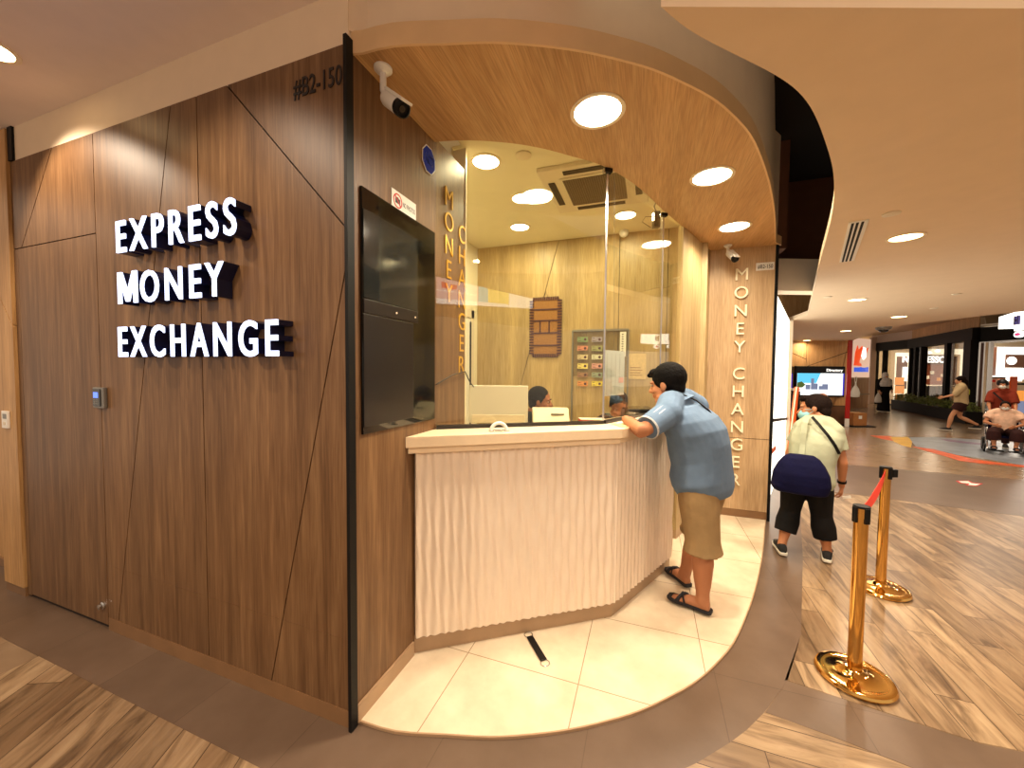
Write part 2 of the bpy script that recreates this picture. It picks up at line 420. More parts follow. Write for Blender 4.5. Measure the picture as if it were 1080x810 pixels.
d = struct('door_1', MB().plate([(-2.926,-.012,.03),(-1.969,-.012,.03),(-1.969,-.012,2.516),(-2.926,-.012,2.516)], (0,1,0), .012), 'walnut')
struct('door_lock', MB().lathe((-2.015,-.012,.15), [(.024,0),(.024,.008),(.016,.012),(.016,.026),(.008,.028)], ax=(0,-1,0)), 'steel', d, smooth=True)
tag(struct('baseboard_front', MB().box((-1.96,-.014,0),(-.008,0,.083)), 'skirt'))
struct('trim_2', MB().box((-.008,-.03,0),(.010,.012,3.15)), 'black')
# honey coloured pier and the wall beyond it, at far left
P = [[(-3.27,.07),(-2.99,.07),(-2.99,3.35),(-3.27,3.35)]]
P = cut(P, (-2.99,1.98), (-3.3,2.36), .008)
mb = MB()
for pl in P: mb.plate([(x,-.03,z) for x,z in pl], (0,1,0), .03)
struct('wall_pier', mb, 'sideoak')
struct('wall_pier_backing', MB().box((-3.26,.0,0),(-3.0,.4,3.35)), 'groove')
struct('baseboard_pier', MB().box((-3.27,-.022,0),(-2.99,0,.068)), 'skirt')
struct('wall_left', MB().box((-9,.14,0),(-3.27,.3,3.35)), 'sideoak')
struct('baseboard_left', MB().box((-9,.125,0),(-3.27,.14,.07)), 'skirt')
# ------------------------------------------------------------------ partition with the screens (x = 0)
struct('wall_partition', MB().box((-.1,.0125,0),(0,1.13,3.13)), 'walnut')
struct('baseboard_partition', MB().box((0,.013,.012),(.012,.47,.095)), 'skirtlight')
struct('trim_3', MB().box((-.1,1.13,0),(.004,1.145,3.29)), 'offwhite')
# ------------------------------------------------------------------ soffit, fascia, bulkhead
INNER = [(0,.71),(.21,.765),(.45,.88),(.62,1.0),(.77,1.14),(.93,1.30),(1.09,1.55),(1.23,1.86),(1.37,2.24),(1.56,2.70),(1.93,3.62)]
INNER = curve(INNER, 3)
OUT = [(0.0,.02)]+EDGE[1:-1]+[(2.62,3.62)]
struct('ceiling_soffit', MB().prism(OUT+[(2.62,3.76),(1.93,3.76)]+INNER[::-1], 3.1, 3.185), 'oak_y')
FO = offset_line(OUT, .012)
mb = MB()
for i in range(len(OUT)-1): mb.prism([OUT[i], OUT[i+1], FO[i+1], FO[i]], 3.094, 3.19)
struct('trim_fascia', mb, 'fascia', smooth=True)
BO = offset_line(OUT, -.03); BI = offset_line(OUT, -.07); BO[0] = (0,-.0); BI[0] = (0,.04)
mb = MB()
for i in range(len(OUT)-1): mb.prism([BO[i], BO[i+1], BI[i+1], BI[i]], 3.187, 4.3)
struct('wall_bulkhead', mb, 'plaster', smooth=True)
struct('wall_bulkhead_front', MB().box((-2.93,-.006,3.127),(-.0,.04,4.3)), 'plaster')
struct('trim_4', MB().box((-2.99,-.02,3.13),(-2.93,.04,3.36)), 'black')
struct('ceiling_left', MB().prism([(-9,-7),(12,-7),(12,.25),(2.22,.10),(1.28,-.23),(1.0,.3),(.3,.12),(0,0),(-9,0)], 3.36, 3.45), 'ceil_left')
struct('ceiling_corridor', MB().box((-9,0,3.361),(-3.27,.3,3.45)), 'ceil_left')
# ------------------------------------------------------------------ right ceiling board with its wavy edge
BE = [(1.284,-.229),(1.34,-.15),(1.402,-.084),(1.525,.032),(1.669,.164),(1.75,.26),(1.85,.40),(1.976,.666),(2.08,.87),(2.165,1.08),(2.28,1.38),(2.373,1.672),(2.52,2.15),(2.656,2.632),(2.85,3.25),(3.053,3.907),(3.5,5.4),(3.90,6.7)]
BE = curve(BE, 4)
for _ in range(14): BE = [BE[0]]+[tuple((V(BE[i-1])+V(BE[i])*2+V(BE[i+1]))/4) for i in range(1,len(BE)-1)]+[BE[-1]]
# far edges of the board: towards the directory wall and the shops
struct('ceiling_board', MB().prism(BE+[(3.90,7.75),(5.35,13.45),(5.5,13.9),(7.6,14.4),(7.15,12.9),(6.7,11.1),(6.3,9.0),(6.9,7.15),(8.5,5.4),(12,3.0),(12,.55),(5,.5),(2.22,.102)], 2.7, 2.78), 'ceiling')
struct('trim_board_edge', MB().prism([(1.284,-.229),(2.22,.102),(5,.5),(12,.55),(12,.62),(5,.57),(2.2,.17),(1.34,-.15)], 2.78, 3.36), 'plaster')
struct('ceiling_far', MB().box((5.4,2.5,3.7),(30,34,3.8)), 'ceiling')
struct('ceiling_void', MB().box((.9,-.2,4.3),(7,9,4.4)), 'void')
# things of the void between board and bulkhead
struct('wall_void_brown', MB().box((2.62,4.9,3.22),(5.2,5.0,4.3)), 'voidbrown')
struct('wall_void_beam', MB().plate([(2.86,4.56,2.77),(3.75,4.9,2.77),(3.75,4.9,3.19),(2.86,4.56,3.19)], (-.35,.94,0), .25), 'plaster')
struct('wall_void_right', MB().box((4.6,.6,2.79),(4.7,5,4.3)), 'void')
struct('wall_void_back', MB().box((2.6,7.8,2.72),(6,7.9,4.3)), 'sideoak')
struct('ceiling_step', MB().plate([(12,3.0,2.78),(8.5,5.4,2.78),(6.9,7.15,2.78),(6.9,7.15,3.7),(8.5,5.4,3.7),(12,3.0,3.7)][:0] or [(12,3.0,2.78),(6.3,7.6,2.78),(6.3,7.6,3.7),(12,3.0,3.7)], (-.6,-.7,0), .03), 'plaster')
struct('wall_void_side', MB().box((2.62,3.76,3.1),(2.72,4.9,4.3)), 'voidbrown')
# ------------------------------------------------------------------ pillar wall with the vertical lettering (y = 3.6)
P = [[(1.915,.1),(2.575,.1),(2.575,3.1),(1.915,3.1)]]
P = cut(P, (1,.93), (3,.93), .006)
mb = MB()
for pl in P: mb.plate([(x,3.60,z) for x,z in pl], (0,1,0), .012)
struct('wall_pillar', mb, 'oak')
struct('wall_pillar_backing', MB().box((1.915,3.612,0),(2.575,3.75,3.1)), 'groove')
struct('baseboard_pillar', MB().box((1.915,3.598,.012),(2.575,3.612,.1)), 'skirt')
struct('trim_5', MB().box((2.575,3.592,0),(2.605,3.75,3.1)), 'black')
# ------------------------------------------------------------------ booth interior shell
P = [[(-.95,.05),(1.86,.05),(1.86,3.3),(-.95,3.3)]]
P = cut(P, (.93,0), (.93,3), .008)
a, b = Y(590,251,3.28), Y(537,452,3.28); P = cut(P, (a.x,a.z), (b.x,b.z), .008, lambda c: c.x < .93)
a, b = Y(622,250,3.28), Y(650,430,3.28); P = cut(P, (a.x,a.z), (b.x,b.z), .008, lambda c: c.x > .93)
P = cut(P, (1.46,0), (1.46,3), .008, lambda c: c.x > 1.0)
mb = MB()
for pl in P: mb.plate([(x,3.28,z) for x,z in pl], (0,1,0), .012)
struct('wall_back', mb, 'backwood')
struct('wall_back_backing', MB().box((-.95,3.292,0),(1.86,3.34,3.3)), 'groove')
struct('wall_interior_left', MB().box((-.98,1.13,0),(-.9,3.28,3.3)), 'ceil_int')
struct('wall_interior_return', MB().box((-.98,1.1,0),(-.1,1.13,3.3)), 'ceil_int')
A1, B1 = V((1.57,2.70,0)), V((1.93,3.60,0)); dAB = (B1-A1).normalized(); nAB = V((-dAB.y, dAB.x, 0))
mb = MB()
for f0, f1 in ((0,.33),(.335,.66),(.665,1)):
    p, q = A1+(B1-A1)*f0, A1+(B1-A1)*f1; mb.plate([p+UP*.1, q+UP*.1, q+UP*3.12, p+UP*3.12], nAB, .05)
struct('wall_side', mb, 'backwood')
struct('baseboard_side', MB().plate([A1+UP*.012, B1+UP*.012, B1+UP*.1, A1+UP*.1], nAB, .04), 'skirtlight')
struct('ceiling_interior', MB().prism([(-.98,1.1),(-.02,1.1),(-.02,.2),(.6,.3),(1.2,.8),(1.7,1.5),(2.3,3.5),(1.95,3.62),(1.86,3.34),(-.98,3.34)], 3.3, 3.36), 'ceil_int')
# interior door at left
d = struct('door_2', MB().box((-.9,2.35,.012),(-.875,3.02,2.35)), 'white')
struct('door_frame', MB().box((-.9,2.25,.012),(-.86,2.35,2.45)).box((-.9,3.02,.012),(-.86,3.1,2.45)).box((-.9,2.25,2.35),(-.86,3.1,2.45)), 'offwhite', d)
struct('door_edge', MB().box((-.874,3.0,.05),(-.86,3.019,2.3)), 'black', d)
# ------------------------------------------------------------------ the counter
C0, C1, C2 = V((.012,.48,0)), V((1.08,1.233,0)), V((1.49,2.085,0))
root = thing('counter', (.6,1.0,.012), 'white ribbed service counter with pale wood top, angled round the booth front', 'counter')
def ribbed(a, b, z0, z1, ph):
    d = (b-a); L = d.length; d = d/L; n = V((d.y,-d.x,0)); nx = int(L/.0065); nz = 44; mb = MB(); k = 0
    for i in range(nx+1):
        for j in range(nz+1):
            u = L*i/nx; z = z0+(z1-z0)*j/nz
            w = 2*math.pi*(u + .0062*math.sin(2*math.pi*(z/.36) + 2*math.pi*u/.110))/.0525 + ph
            e = .012*(.5+.5*math.sin(w))**.9 + .003
            if i in (0, nx): e = .003
            mb.v.append(a+d*u+n*e+UP*z)
    for i in range(nx):
        for j in range(nz):
            q = i*(nz+1)+j; mb.f.append((q, q+nz+1, q+nz+2, q+1))
    k = len(mb.v)
    mb.poly([a-n*.03+UP*z0, b-n*.03+UP*z0, b-n*.03+UP*z1, a-n*.03+UP*z1], [(0,3,2,1)])
    return mb
r1 = ribbed(C0, C1, .115, 1.215, 0).build('ribbed_panel', 'rib', root, smooth=True)
r2 = ribbed(C1, C2, .115, 1.215, 1).build('ribbed_panel', 'rib', root, smooth=True)
def nrm(a, b): d = (b-a).normalized(); return V((d.y,-d.x,0))
n1, n2 = nrm(C0,C1), nrm(C1,C2)
def corner_off(o):   # counter outline moved outwards by o
    m = (n1+n2).normalized(); m = m*(o/m.dot(n1))
    return [C0+n1*o+(C0-C1).normalized()*(-.0), C1+m, C2+n2*o]
def slab(o, z0, z1, inner=-.30, ext=0):
    p = corner_off(o); q = corner_off(inner); q0 = V((0.001, .9, 0)); p0 = V((.001, p[0].y+(p[0].x)*-.7-.0, 0))
    e = (C2-C1).normalized()*ext
    return [tuple(v[:2]) for v in (p0, p[1], p[2]+e, q[2]+e, q[1], q0)]
MB().prism(slab(-.012,0,0), .012, .117).build('plinth', 'skirtlight', root)
MB().prism(slab(-.028,0,0), .117, 1.215).build('carcass', 'rib', root)
MB().prism(slab(.035,0,0,ext=.02), 1.215, 1.25).build('lower_edge', 'oak_x', root, bevel=.002)
MB().prism(slab(.055,0,0,ext=.04), 1.252, 1.315).build('countertop', 'oak_x', root, bevel=.003)
# glass screen on the counter
G0, G1, G2, G3 = V((.004,.71,0)), V((.978,1.374,0)), V((1.374,2.30,0)), V((1.555,2.70,0))
for a, b, zb, lb in ((G0,G1,1.34,'wide clear glass pane over the front of the counter, left of the joint'),(G1,G2,1.34,'clear glass pane over the angled side of the counter, behind the leaning man'),(G2,G3,.1,'narrow clear glass pane beside the pale wood side wall')):
    e = (b-a).normalized()*.004
    t = tag(MB().plate([a+e+UP*zb, b-e+UP*zb, b-e+UP*3.29, a+e+UP*3.29], nrm(a,b)*-1, .01).build('glass_screen', 'glass'), lb, 'glass pane', 'frameless glass screen of the booth')
    if zb < 1: tag(MB().box((0,0,0),(0.001,.001,.001)).build('x','black')) and None
bpy.data.objects.remove(bpy.data.objects['x'])
for p, lb in ((G1,'thin bright metal glass joint beside the hanging calendar sheet'),(G2,'thin metal glass joint right of the small black camera in the booth')):
    jt = thing('glass_joint', (p.x,p.y,1.32), lb, 'glass joint')
    MB().box((p.x-.006,p.y-.006,1.34),(p.x+.006,p.y+.006,3.09)).build('joint_strip', 'steel', jt)
    MB().obox((p.x,p.y-.0,3.085), .03,.02,.014, ax=(.8,.55,0), ay=(-.55,.8,0)).build('clamp', 'black', jt, bevel=.004)
    MB().lathe((p.x-.02,p.y-.02,3.062), [(.012,0),(.012,.03)], 16).build('clamp_bolt', 'steel', jt, smooth=True)
d1 = (G1-G0).normalized()
tag(MB().plate([G0+d1*.01-UP*-1.3155+nrm(G0,G1)*.012, G1+nrm(G0,G1)*.012+UP*1.3155, G1+nrm(G0,G1)*.012+UP*1.34, G0+d1*.01+nrm(G0,G1)*.012+UP*1.34], nrm(G0,G1)*-1, .03).build('glass_channel', 'bezel'), 'dark channel along the foot of the wide front glass pane', 'glass channel')
d2 = (G2-G1).normalized()
tag(MB().plate([G1+d2*.02+UP*1.3155+nrm(G1,G2)*.012, G2+nrm(G1,G2)*.012+UP*1.3155, G2+nrm(G1,G2)*.012+UP*1.34, G1+d2*.02+nrm(G1,G2)*.012+UP*1.34], nrm(G1,G2)*-1, .03).build('glass_channel', 'bezel'), 'dark channel under the side glass pane by the leaning man', 'glass channel')
# inner worktop
tag(MB().prism([(.03,.93),(.03,1.45),(.75,1.95),(1.05,2.55),(1.45,2.45),(1.15,1.78),(.88,1.48)], 1.12, 1.15).build('inner_worktop', 'offwhite'), 'low worktop on the staff side behind the booth glass', 'worktop')
# ------------------------------------------------------------------ screens in the partition
root = thing('display_recess', (0,.37,1.4), 'tall black display panel with two dark screens on the walnut side wall', 'display')
MB().box((.0005,.055,1.385),(.014,.695,2.54)).build('panel', 'gloss', root, bevel=.003)
MB().box((.014,.06,2.03),(.018,.50,2.44)).build('screen', 'screenup', root, bevel=.003)
MB().box((.014,.06,1.96),(.020,.50,2.025)).build('bezel', 'bezel', root, bevel=.003)
MB().box((.014,.06,1.42),(.017,.46,1.955)).build('screen', 'bezel', root, bevel=.003)
for y in (.30,.47): MB().lathe((.021,y,1.99), [(.005,0),(.005,.003)], 12, ax=(1,0,0)).build('indicator', 'lampring', root)
# no photos sign, security sticker
s = thing('notice_sign', (.001,.39,2.53), 'small white NO PHOTOS sign with red prohibition ring', 'sign')
MB().box((.001,.285,2.535),(.005,.503,2.635)).build('plate', 'white', s)
mb = MB(); c = V((.0055,.335,2.585))
for i in range(24):
    a, b = 2*math.pi*i/24, 2*math.pi*(i+1)/24
    mb.plate([c+V((0,math.cos(t)*r,math.sin(t)*r)) for t, r in ((a,.038),(b,.038),(b,.031),(a,.031))], (1,0,0), .0008)
mb.obox(c+V((.0006,0,0)), .0005, .004, .034, ay=(0,.7,.7), ax=(1,0,0)); mb.build('prohibition_ring', 'redprint', s)
MB().box((.0052,.315,2.572),(.0058,.355,2.598)).box((.0052,.328,2.598),(.0058,.342,2.604)).lathe((.0058,.335,2.585), [(.008,0),(.008,.0004)], 12, ax=(1,0,0)).build('camera_pictogram', 'blackprint', s)
lettering('NO PHOTOS', (.0052,.38,2.572), (0,1,0), UP, .026, .0006, 'blackprint', 'lettering', s, width=.112)
s = thing('security_sticker', (.001,.645,2.95), 'blue octagonal security sticker reading ADT on the walnut side wall', 'sticker')
c = V((.001,.643,2.955))
MB().plate([c+V((0,math.cos(R(22.5+45*i))*.078,math.sin(R(22.5+45*i))*.085)) for i in range(8)], (1,0,0), .002).build('rim', 'white', s)
MB().plate([c+V((.001,math.cos(R(22.5+45*i))*.071,math.sin(R(22.5+45*i))*.078)) for i in range(8)], (1,0,0), .002).build('badge', 'blue', s)
lettering('ADT', (.0032,.592,2.93), (0,1,0), UP, .055, .0008, 'white', 'lettering', s, width=.102, offset=.02)
MB().box((.0032,.605,2.905),(.0038,.68,2.912)).build('small_print', 'white', s)
# ------------------------------------------------------------------ vertical lettering
def column_text(word_px, cx_px, plane, axis, h, m, lab, name, right, depth):
    fn = Y if axis == 'y' else X
    pts = [fn(cx_px(v) if callable(cx_px) else cx_px, v, plane) for _, v in word_px]
    x0 = sum((p.x if axis == 'y' else p.y) for p in pts)/len(pts)
    zt, zb = pts[0].z, pts[-1].z; n = len(pts)
    return x0, zt, zb
s = thing('vertical_lettering', (2.245,3.6,.4), 'cream letters reading MONEY CHANGER down the pale wood pillar', 'lettering')
zs = [2.80-.2045*i for i in range(5)]+[2.80-.2045*(5.5+i) for i in range(7)]
for c, z in zip('MONEYCHANGER', zs):
    vs, _ = text_mesh(c, .01); cv, _ = text_mesh('H', .01); w = (max(v.x for v in vs)-min(v.x for v in vs))/(max(v.y for v in cv)-min(v.y for v in cv))*.13
    w = min(w, .135)
    lettering(c, (2.25-w/2, 3.597, z-.065), (1,0,0), UP, .13, .022, 'creamletter', 'letter', s, width=w, offset=-.004)
for word, px, vs_, lb in (('MONEY', 473, [209,235.5,262,286,309.4], 'gold letters reading MONEY down the walnut wall behind the glass'),
                          ('CHANGER', 486.5, [247,270.5,293.5,316,339,362,384.5], 'gold letters reading CHANGER down the walnut wall behind the glass')):
    pts = [X(px, v, 0) for v in vs_]; yc = sum(p.y for p in pts)/len(pts)
    z0, z1 = pts[0].z, pts[-1].z
    s = thing('vertical_lettering', (.001,yc,z1), lb, 'lettering')
    for i, c in enumerate(word):
        z = z0+(z1-z0)*i/(len(word)-1)
        vs, _ = text_mesh(c, .01); w = (max(v.x for v in vs)-min(v.x for v in vs))/.73*.115
        w = min(w, .12)
        lettering(c, (.001, yc-w/2, z-.06), (0,1,0), UP, .12, .006, 'goldletter', 'letter', s, width=w, offset=-.006)
# ------------------------------------------------------------------ lit shop sign
def channel_word(word, xl, xr, zb_l, zt, lb):
    global SPACE
    off = .006; SPACE = 1.2; sp = glyph_spans(word, off); SPACE = 1.0; L = min(sp[0][0], 0); tot = sp[-1][1]-sp[0][0]; k = (xr-xl)/tot
    s = thing('illuminated_sign', ((xl+xr)/2, -.013, zb_l), lb, 'sign', 'lit words of the shop sign')
    for c, (a, b) in zip(word, sp):
        x = xl+(a-sp[0][0])*k+(b-a)*k*.04
        r = lettering(c, (x, -.013, zb_l), (1,0,0), UP, zt-zb_l, .075, 'return', 'letter', s, width=(b-a)*k*.92, offset=off, caps='E')
        f = lettering(c, (x, -.0885, zb_l), (1,0,0), UP, zt-zb_l, .008, 'lit', 'lit_face', r, width=(b-a)*k*.92, offset=off+.002, caps='E')
channel_word('EXPRESS', -1.575, -.60, 2.338, 2.512, 'white lit word EXPRESS, topmost of the sign')
channel_word('MONEY', -1.578, -.695, 2.050, 2.218, 'white lit word MONEY, middle line of the sign')
channel_word('EXCHANGE', -1.585, -.335, 1.752, 1.921, 'white lit word EXCHANGE, bottom line of the sign')
a, b = Y(312,75,0), Y(363,50,0)
tag(lettering('#B2-150', (a.x, -.013, 2.955), (1,0,0), UP, .085, .003, 'blackprint', 'unit_number', None, width=b.x-a.x, offset=.008), 'black unit number #B2-150 at the top corner of the dark wood wall', 'unit number')
s = thing('unit_number_plate', (2.49,3.6,2.87), 'small cream plate with unit number #B2-150 atop the pale pillar', 'sign')
MB().box((2.39,3.592,2.83),(2.565,3.5995,2.915)).build('plate', 'white', s)
lettering('#B2-150', (2.405,3.592,2.85), (1,0,0), UP, .042, .002, 'blackprint', 'lettering', s, width=.145, offset=.005)
# intercom and wall controller
s = thing('access_keypad', (-1.95,-.012,1.44), 'small black access keypad with lit blue screen on the dark wood wall', 'keypad')
MB().box((-2.005,-.035,1.435),(-1.893,-.0125,1.565)).build('housing', 'grey', s, bevel=.006)
MB().box((-1.995,-.04,1.447),(-1.915,-.035,1.555)).build('screen', 'gloss', s, bevel=.003)
MB().box((-1.983,-.0415,1.50),(-1.935,-.04,1.535)).build('lit_display', emit('keypad display', (90,120,230), 2.0), s)
mb = MB()
for i in range(3):
    for j in range(3): mb.box((-1.98+i*.018,-.0412,1.46+j*.012),(-1.968+i*.018,-.04,1.468+j*.012))
tag(mb.build('keys', 'grey', s), kind='stuff')
a = Y(8,441,-.03)
s = thing('wall_controller', (a.x,-.03,1.26), 'white thermostat plate on the honey wood pier at far left', 'thermostat')
MB().box((a.x-.045,-.045,1.24),(a.x+.04,-.0305,1.365)).build('housing', 'white', s, bevel=.004)
MB().box((a.x-.02,-.047,1.31),(a.x+.03,-.045,1.345)).build('screen', 'grey', s)
MB().box((a.x-.015,-.048,1.265),(a.x+.015,-.045,1.285)).build('button', 'offwhite', s, bevel=.001)
# ------------------------------------------------------------------ ceiling lamps
def downlight(c, r, lb, bulb='bulb', grp=None, ring=.022):
    t = thing('downlight', c, lb, 'ceiling light', grp)
    c = V(c)
    MB().lathe(c-UP*.006, [(r,0),(r+ring,0),(r+ring,.0055),(r,.0055)], 32, closed=True).build('trim_ring', 'lampring', t, smooth=True)
    MB().lathe(c-UP*.0045, [(r*.98,0),(r,.004)], 32).build('diffuser', bulb, t)
    return t
downlight((.985,.755,3.1), .125, 'large round ceiling light in the wood soffit, nearest and biggest', grp='soffit lights')
downlight((1.675,1.72,3.1), .125, 'middle round ceiling light of the three in the wood soffit', grp='soffit lights')
downlight((2.03,2.85,3.1), .125, 'farthest round soffit light, nearest the lettered pale pillar', grp='soffit lights')
downlight((.137,2.05,3.3), .10, 'round lamp in the booth ceiling left of the air conditioner', 'bulbint', 'booth ceiling lights')
downlight((1.02,2.75,3.3), .10, 'round lamp in the booth ceiling below the air conditioner grille', 'bulbint', 'booth ceiling lights')
downlight((-.12,2.72,3.3), .10, 'added round lamp in the booth ceiling, in place of a mirrored light', 'bulbint', 'booth ceiling lights')  # added lamp, stands in for a light mirrored in the glass
downlight((.06,1.36,3.3), .10, 'bright glaring lamp in the booth ceiling next to the gold letters', 'bulb', 'booth ceiling lights')
for (u, v), r, lb in (((955,250),.09,'near round light in the cream mall ceiling right of the slot vent'),((904,316),.09,'second round light of the mall ceiling, behind the near one'),((948,334),.1,'round mall ceiling light in front of the coffee shop'),((892,349),.1,'mall ceiling light in front of the directory wall, second farthest'),((851,359),.1,'farthest mall ceiling light, just above the directory screens')):
    p = Z(u, v, 2.7); downlight((p.x,p.y,2.7), r, lb, 'bulbfar', 'mall ceiling lights', .018)
p = Z(-13,50,3.36); downlight((p.x,p.y,3.36), .09, 'mall ceiling light cut by the left edge of the view', 'bulbfar')
# slot diffuser
a, b = V((2.56,1.78,2.7)), V((2.93,2.87,2.7)); d = (b-a).normalized(); n = V((d.y,-d.x,0))
s = thing('slot_diffuser', tuple((a+b)/2), 'long slotted air vent in the cream ceiling near the void edge', 'air vent')
L = (b-a).length/2; c = (a+b)/2
MB().obox(c+n*.0-UP*.004, L, .05, .004, ax=d, ay=n).build('frame', 'white', s, bevel=.001)
for o in (-.028,-.004,.022): MB().obox(c+n*o-UP*.0085, L-.01, .007, .001, ax=d, ay=n).build('slot', 'void', s)
for (u, v), lb in (((940,225),'small round flush detector in the ceiling beside the slot vent'),((873,313),'small flush sprinkler plate near the far end of the void edge'),((1009,310),'small flush sprinkler plate in the ceiling towards the right shops'),((985,325),'small flush plate in the ceiling above the coffee shop')):
    p = Z(u, v, 2.7); tag(MB().lathe((p.x,p.y,2.688), [(.03,0),(.045,.004),(.045,.0118)], 24).build('ceiling_detector', 'offwhite', smooth=True), lb, 'ceiling detector', 'flush ceiling plates')
p = Z(932,345,2.7); s = thing('dome_camera', (p.x,p.y,2.7), 'white dome security camera under the far mall ceiling', 'security camera')
MB().lathe((p.x,p.y,2.58), [(.02,.0),(.07,.02),(.09,.05),(.09,.06)], 24).build('dome', 'gloss', s, smooth=True)
MB().lathe((p.x,p.y,2.64), [(.11,0),(.13,.02),(.14,.0595)], 24).build('housing', 'grey', s, smooth=True)
# bullet cameras
def bullet(root, mount, elbow, tip, wallax):
    m, e, t = V(mount), V(elbow), V(tip); d = (t-e).normalized()
    MB().lathe(m, [(.042,0),(.042,.008),(.03,.02),(.018,.026)], 24, ax=wallax).build('mount_plate', 'white', root, smooth=True)
    w = V(wallax); MB().tube([m+w*.015, m+w*.10, e-d*-.01], [.015,.015,.014], 14).build('arm', 'white', root, smooth=True)
    side = d.cross(UP).normalized(); top = side.cross(d)
    MB().lathe(e, [(.012,0),(.032,.012),(.036,.03),(.036,.145)], 24, ax=d).build('body', 'white', root, smooth=True)
    MB().obox(e+d*.10+top*.034, .085, .03, .006, ax=d, ay=side).build('sun_visor', 'white', root, bevel=.003)
    MB().lathe(e+d*.145, [(.037,0),(.037,.03),(.031,.034),(.026,.022)], 24, ax=d).build('lens_hood', 'black', root, smooth=True)
    MB().lathe(e+d*.15, [(.014,0),(.014,.02)], 16, ax=d).build('lens', 'gloss', root, smooth=True)
s = thing('security_camera', (.077,.13,3.1), 'white bullet camera hanging from the wood soffit by the dark corner', 'security camera')
bullet(s, (.077,.13,3.1), (.092,.128,2.965), (.245,.075,2.83), (0,0,-1))
s = thing('security_camera', (2.07,3.5,3.1), 'small bullet camera under the soffit above the MONEY CHANGER pillar', 'security camera')
bullet(s, (2.08,3.45,3.1), (2.085,3.45,3.02), (2.14,3.32,2.90), (0,0,-1))
# ------------------------------------------------------------------ stanchions
def stanchion(x, y, lb):
    s = thing('stanchion', (x,y,.002), lb, 'barrier post', 'brass barrier posts')
    MB().lathe((x,y,.003), [(.155,0),(.172,.004),(.176,.014),(.170,.026),(.158,.031),(.140,.028),(.09,.034),(.05,.044),(.036,.06)], 48).build('base', 'gold', s, smooth=True)
    MB().lathe((x,y,.05), [(.032,0),(.032,.86)], 32).build('pole', 'gold', s, smooth=True)
    MB().lathe((x,y,.91), [(.034,0),(.034,.002),(.034,.052),(.030,.056)], 32).build('head', 'gold', s, smooth=True)
    MB().lathe((x,y,.964), [(.036,0),(.036,.010),(.02,.013)], 32).build('cap', 'black', s, smooth=True)
    for k in range(4):
        a = R(20+90*k); c = V((x+math.cos(a)*.034, y+math.sin(a)*.034, .925))
        MB().obox(c, .007, .013, .042, ax=(math.cos(a),math.sin(a),0), ay=(-math.sin(a),math.cos(a),0)).build('belt_slot', 'black', s, bevel=.003)
    return s
s1 = stanchion(2.385,1.185, 'brass belt barrier post, the nearer of the two')
s2 = stanchion(3.02,2.33, 'brass belt barrier post, the farther one with the belt reel')
a, b = V((3.02,2.33,.925)), V((2.385,1.185,.935)); d = (b-a).normalized(); n = V((d.y,-d.x,0))
MB().obox(a+n*-.0+V((.045,.02,0)), .022, .03, .03, ax=(.9,.4,0), ay=(-.4,.9,0)).build('belt_reel', 'black', s2, bevel=.005)
mb = MB(); N = 12; L = (b-a).length-.07
for i in range(N):
    p, q = a+d*(.035+L*i/N), a+d*(.035+L*(i+1)/N); sag = lambda f: -.04*4*f*(1-f)
    tw = lambda f: R(20)*math.sin(math.pi*f)
    def ed(pp, f, s_): return pp+UP*(sag(f)+s_*.024*math.cos(tw(f)))+n*(s_*.024*math.sin(tw(f)))
    mb.plate([ed(p,i/N,-1), ed(q,(i+1)/N,-1), ed(q,(i+1)/N,1), ed(p,i/N,1)], n, .0015)
mb.build('belt', 'belt', s2)
# strap on the tiles
s = thing('key_strap', (.665,.79,.012), 'short black strap with two wire rings lying on the cream tiles', 'strap')
a, b = V((.605,.850,.016)), V((.74,.69,.016)); d = (b-a).normalized(); n = V((d.y,-d.x,0))
MB().plate([a-n*.02, b-n*.02, b+n*.02, a+n*.02], (0,0,1), .007).build('strap', 'black', s, bevel=.002)
for c, sg in ((a-d*.02,0),(b+d*.018,1)):
    mb = MB(); pts = [c+d*math.cos(t)*.024+n*math.sin(t)*.026+UP*.001 for t in [2*math.pi*i/20 for i in range(21)]]
    mb.tube(pts, .0025, 6, caps=False).build('ring', 'steel', s, smooth=True)
# arch on the countertop
s = thing('transaction_arch', (.39,.83,1.3155), 'small white half-round hatch handle standing on the pale countertop', 'arch')
c = V((.41,.79,1.3165)); d = d1; n = nrm(G0,G1)
mb = MB(); pts = [c+d*math.cos(t)*.05+UP*(math.sin(t)*.05) for t in [math.pi*i/16 for i in range(17)]]
mb.tube(pts, .011, 12).build('arch', 'white', s, smooth=True)
MB().obox(c+UP*.003, .062, .02, .003, ax=d, ay=n).build('foot', 'steel', s, bevel=.001)
# ------------------------------------------------------------------ people
def skin_mat(name, c): return mat(name, c, .55, var=.05, spec=.35)
M['skin_tan'] = skin_mat('tan skin', (178,120,84)); M['skin_brown'] = skin_mat('brown skin', (140,86,56)); M['skin_light'] = skin_mat('light skin', (206,150,112))
M['hair'] = mat('black hair', (10,7,6), .8, bump=.7, bs=90, spec=.12); M['hair2'] = mat('dark brown hair', (24,13,9), .8, bump=.7, bs=90, spec=.12)
M['maskblue'] = mat('surgical mask', (140,196,206), .75); M['maskwhite'] = mat('white mask', (214,214,206), .75)
def cloth(name, c, bump=.6, var=.06): return mat(name, c, .85, var=var, vs=14, bump=bump, bs=11, spec=.2)
M['polo'] = cloth('blue grey polo', (102,124,150)); M['khaki'] = cloth('khaki cotton', (150,124,86)); M['tee'] = cloth('pale green tee', (166,172,148)); M['blacktrouser'] = cloth('black trousers', (16,15,16))
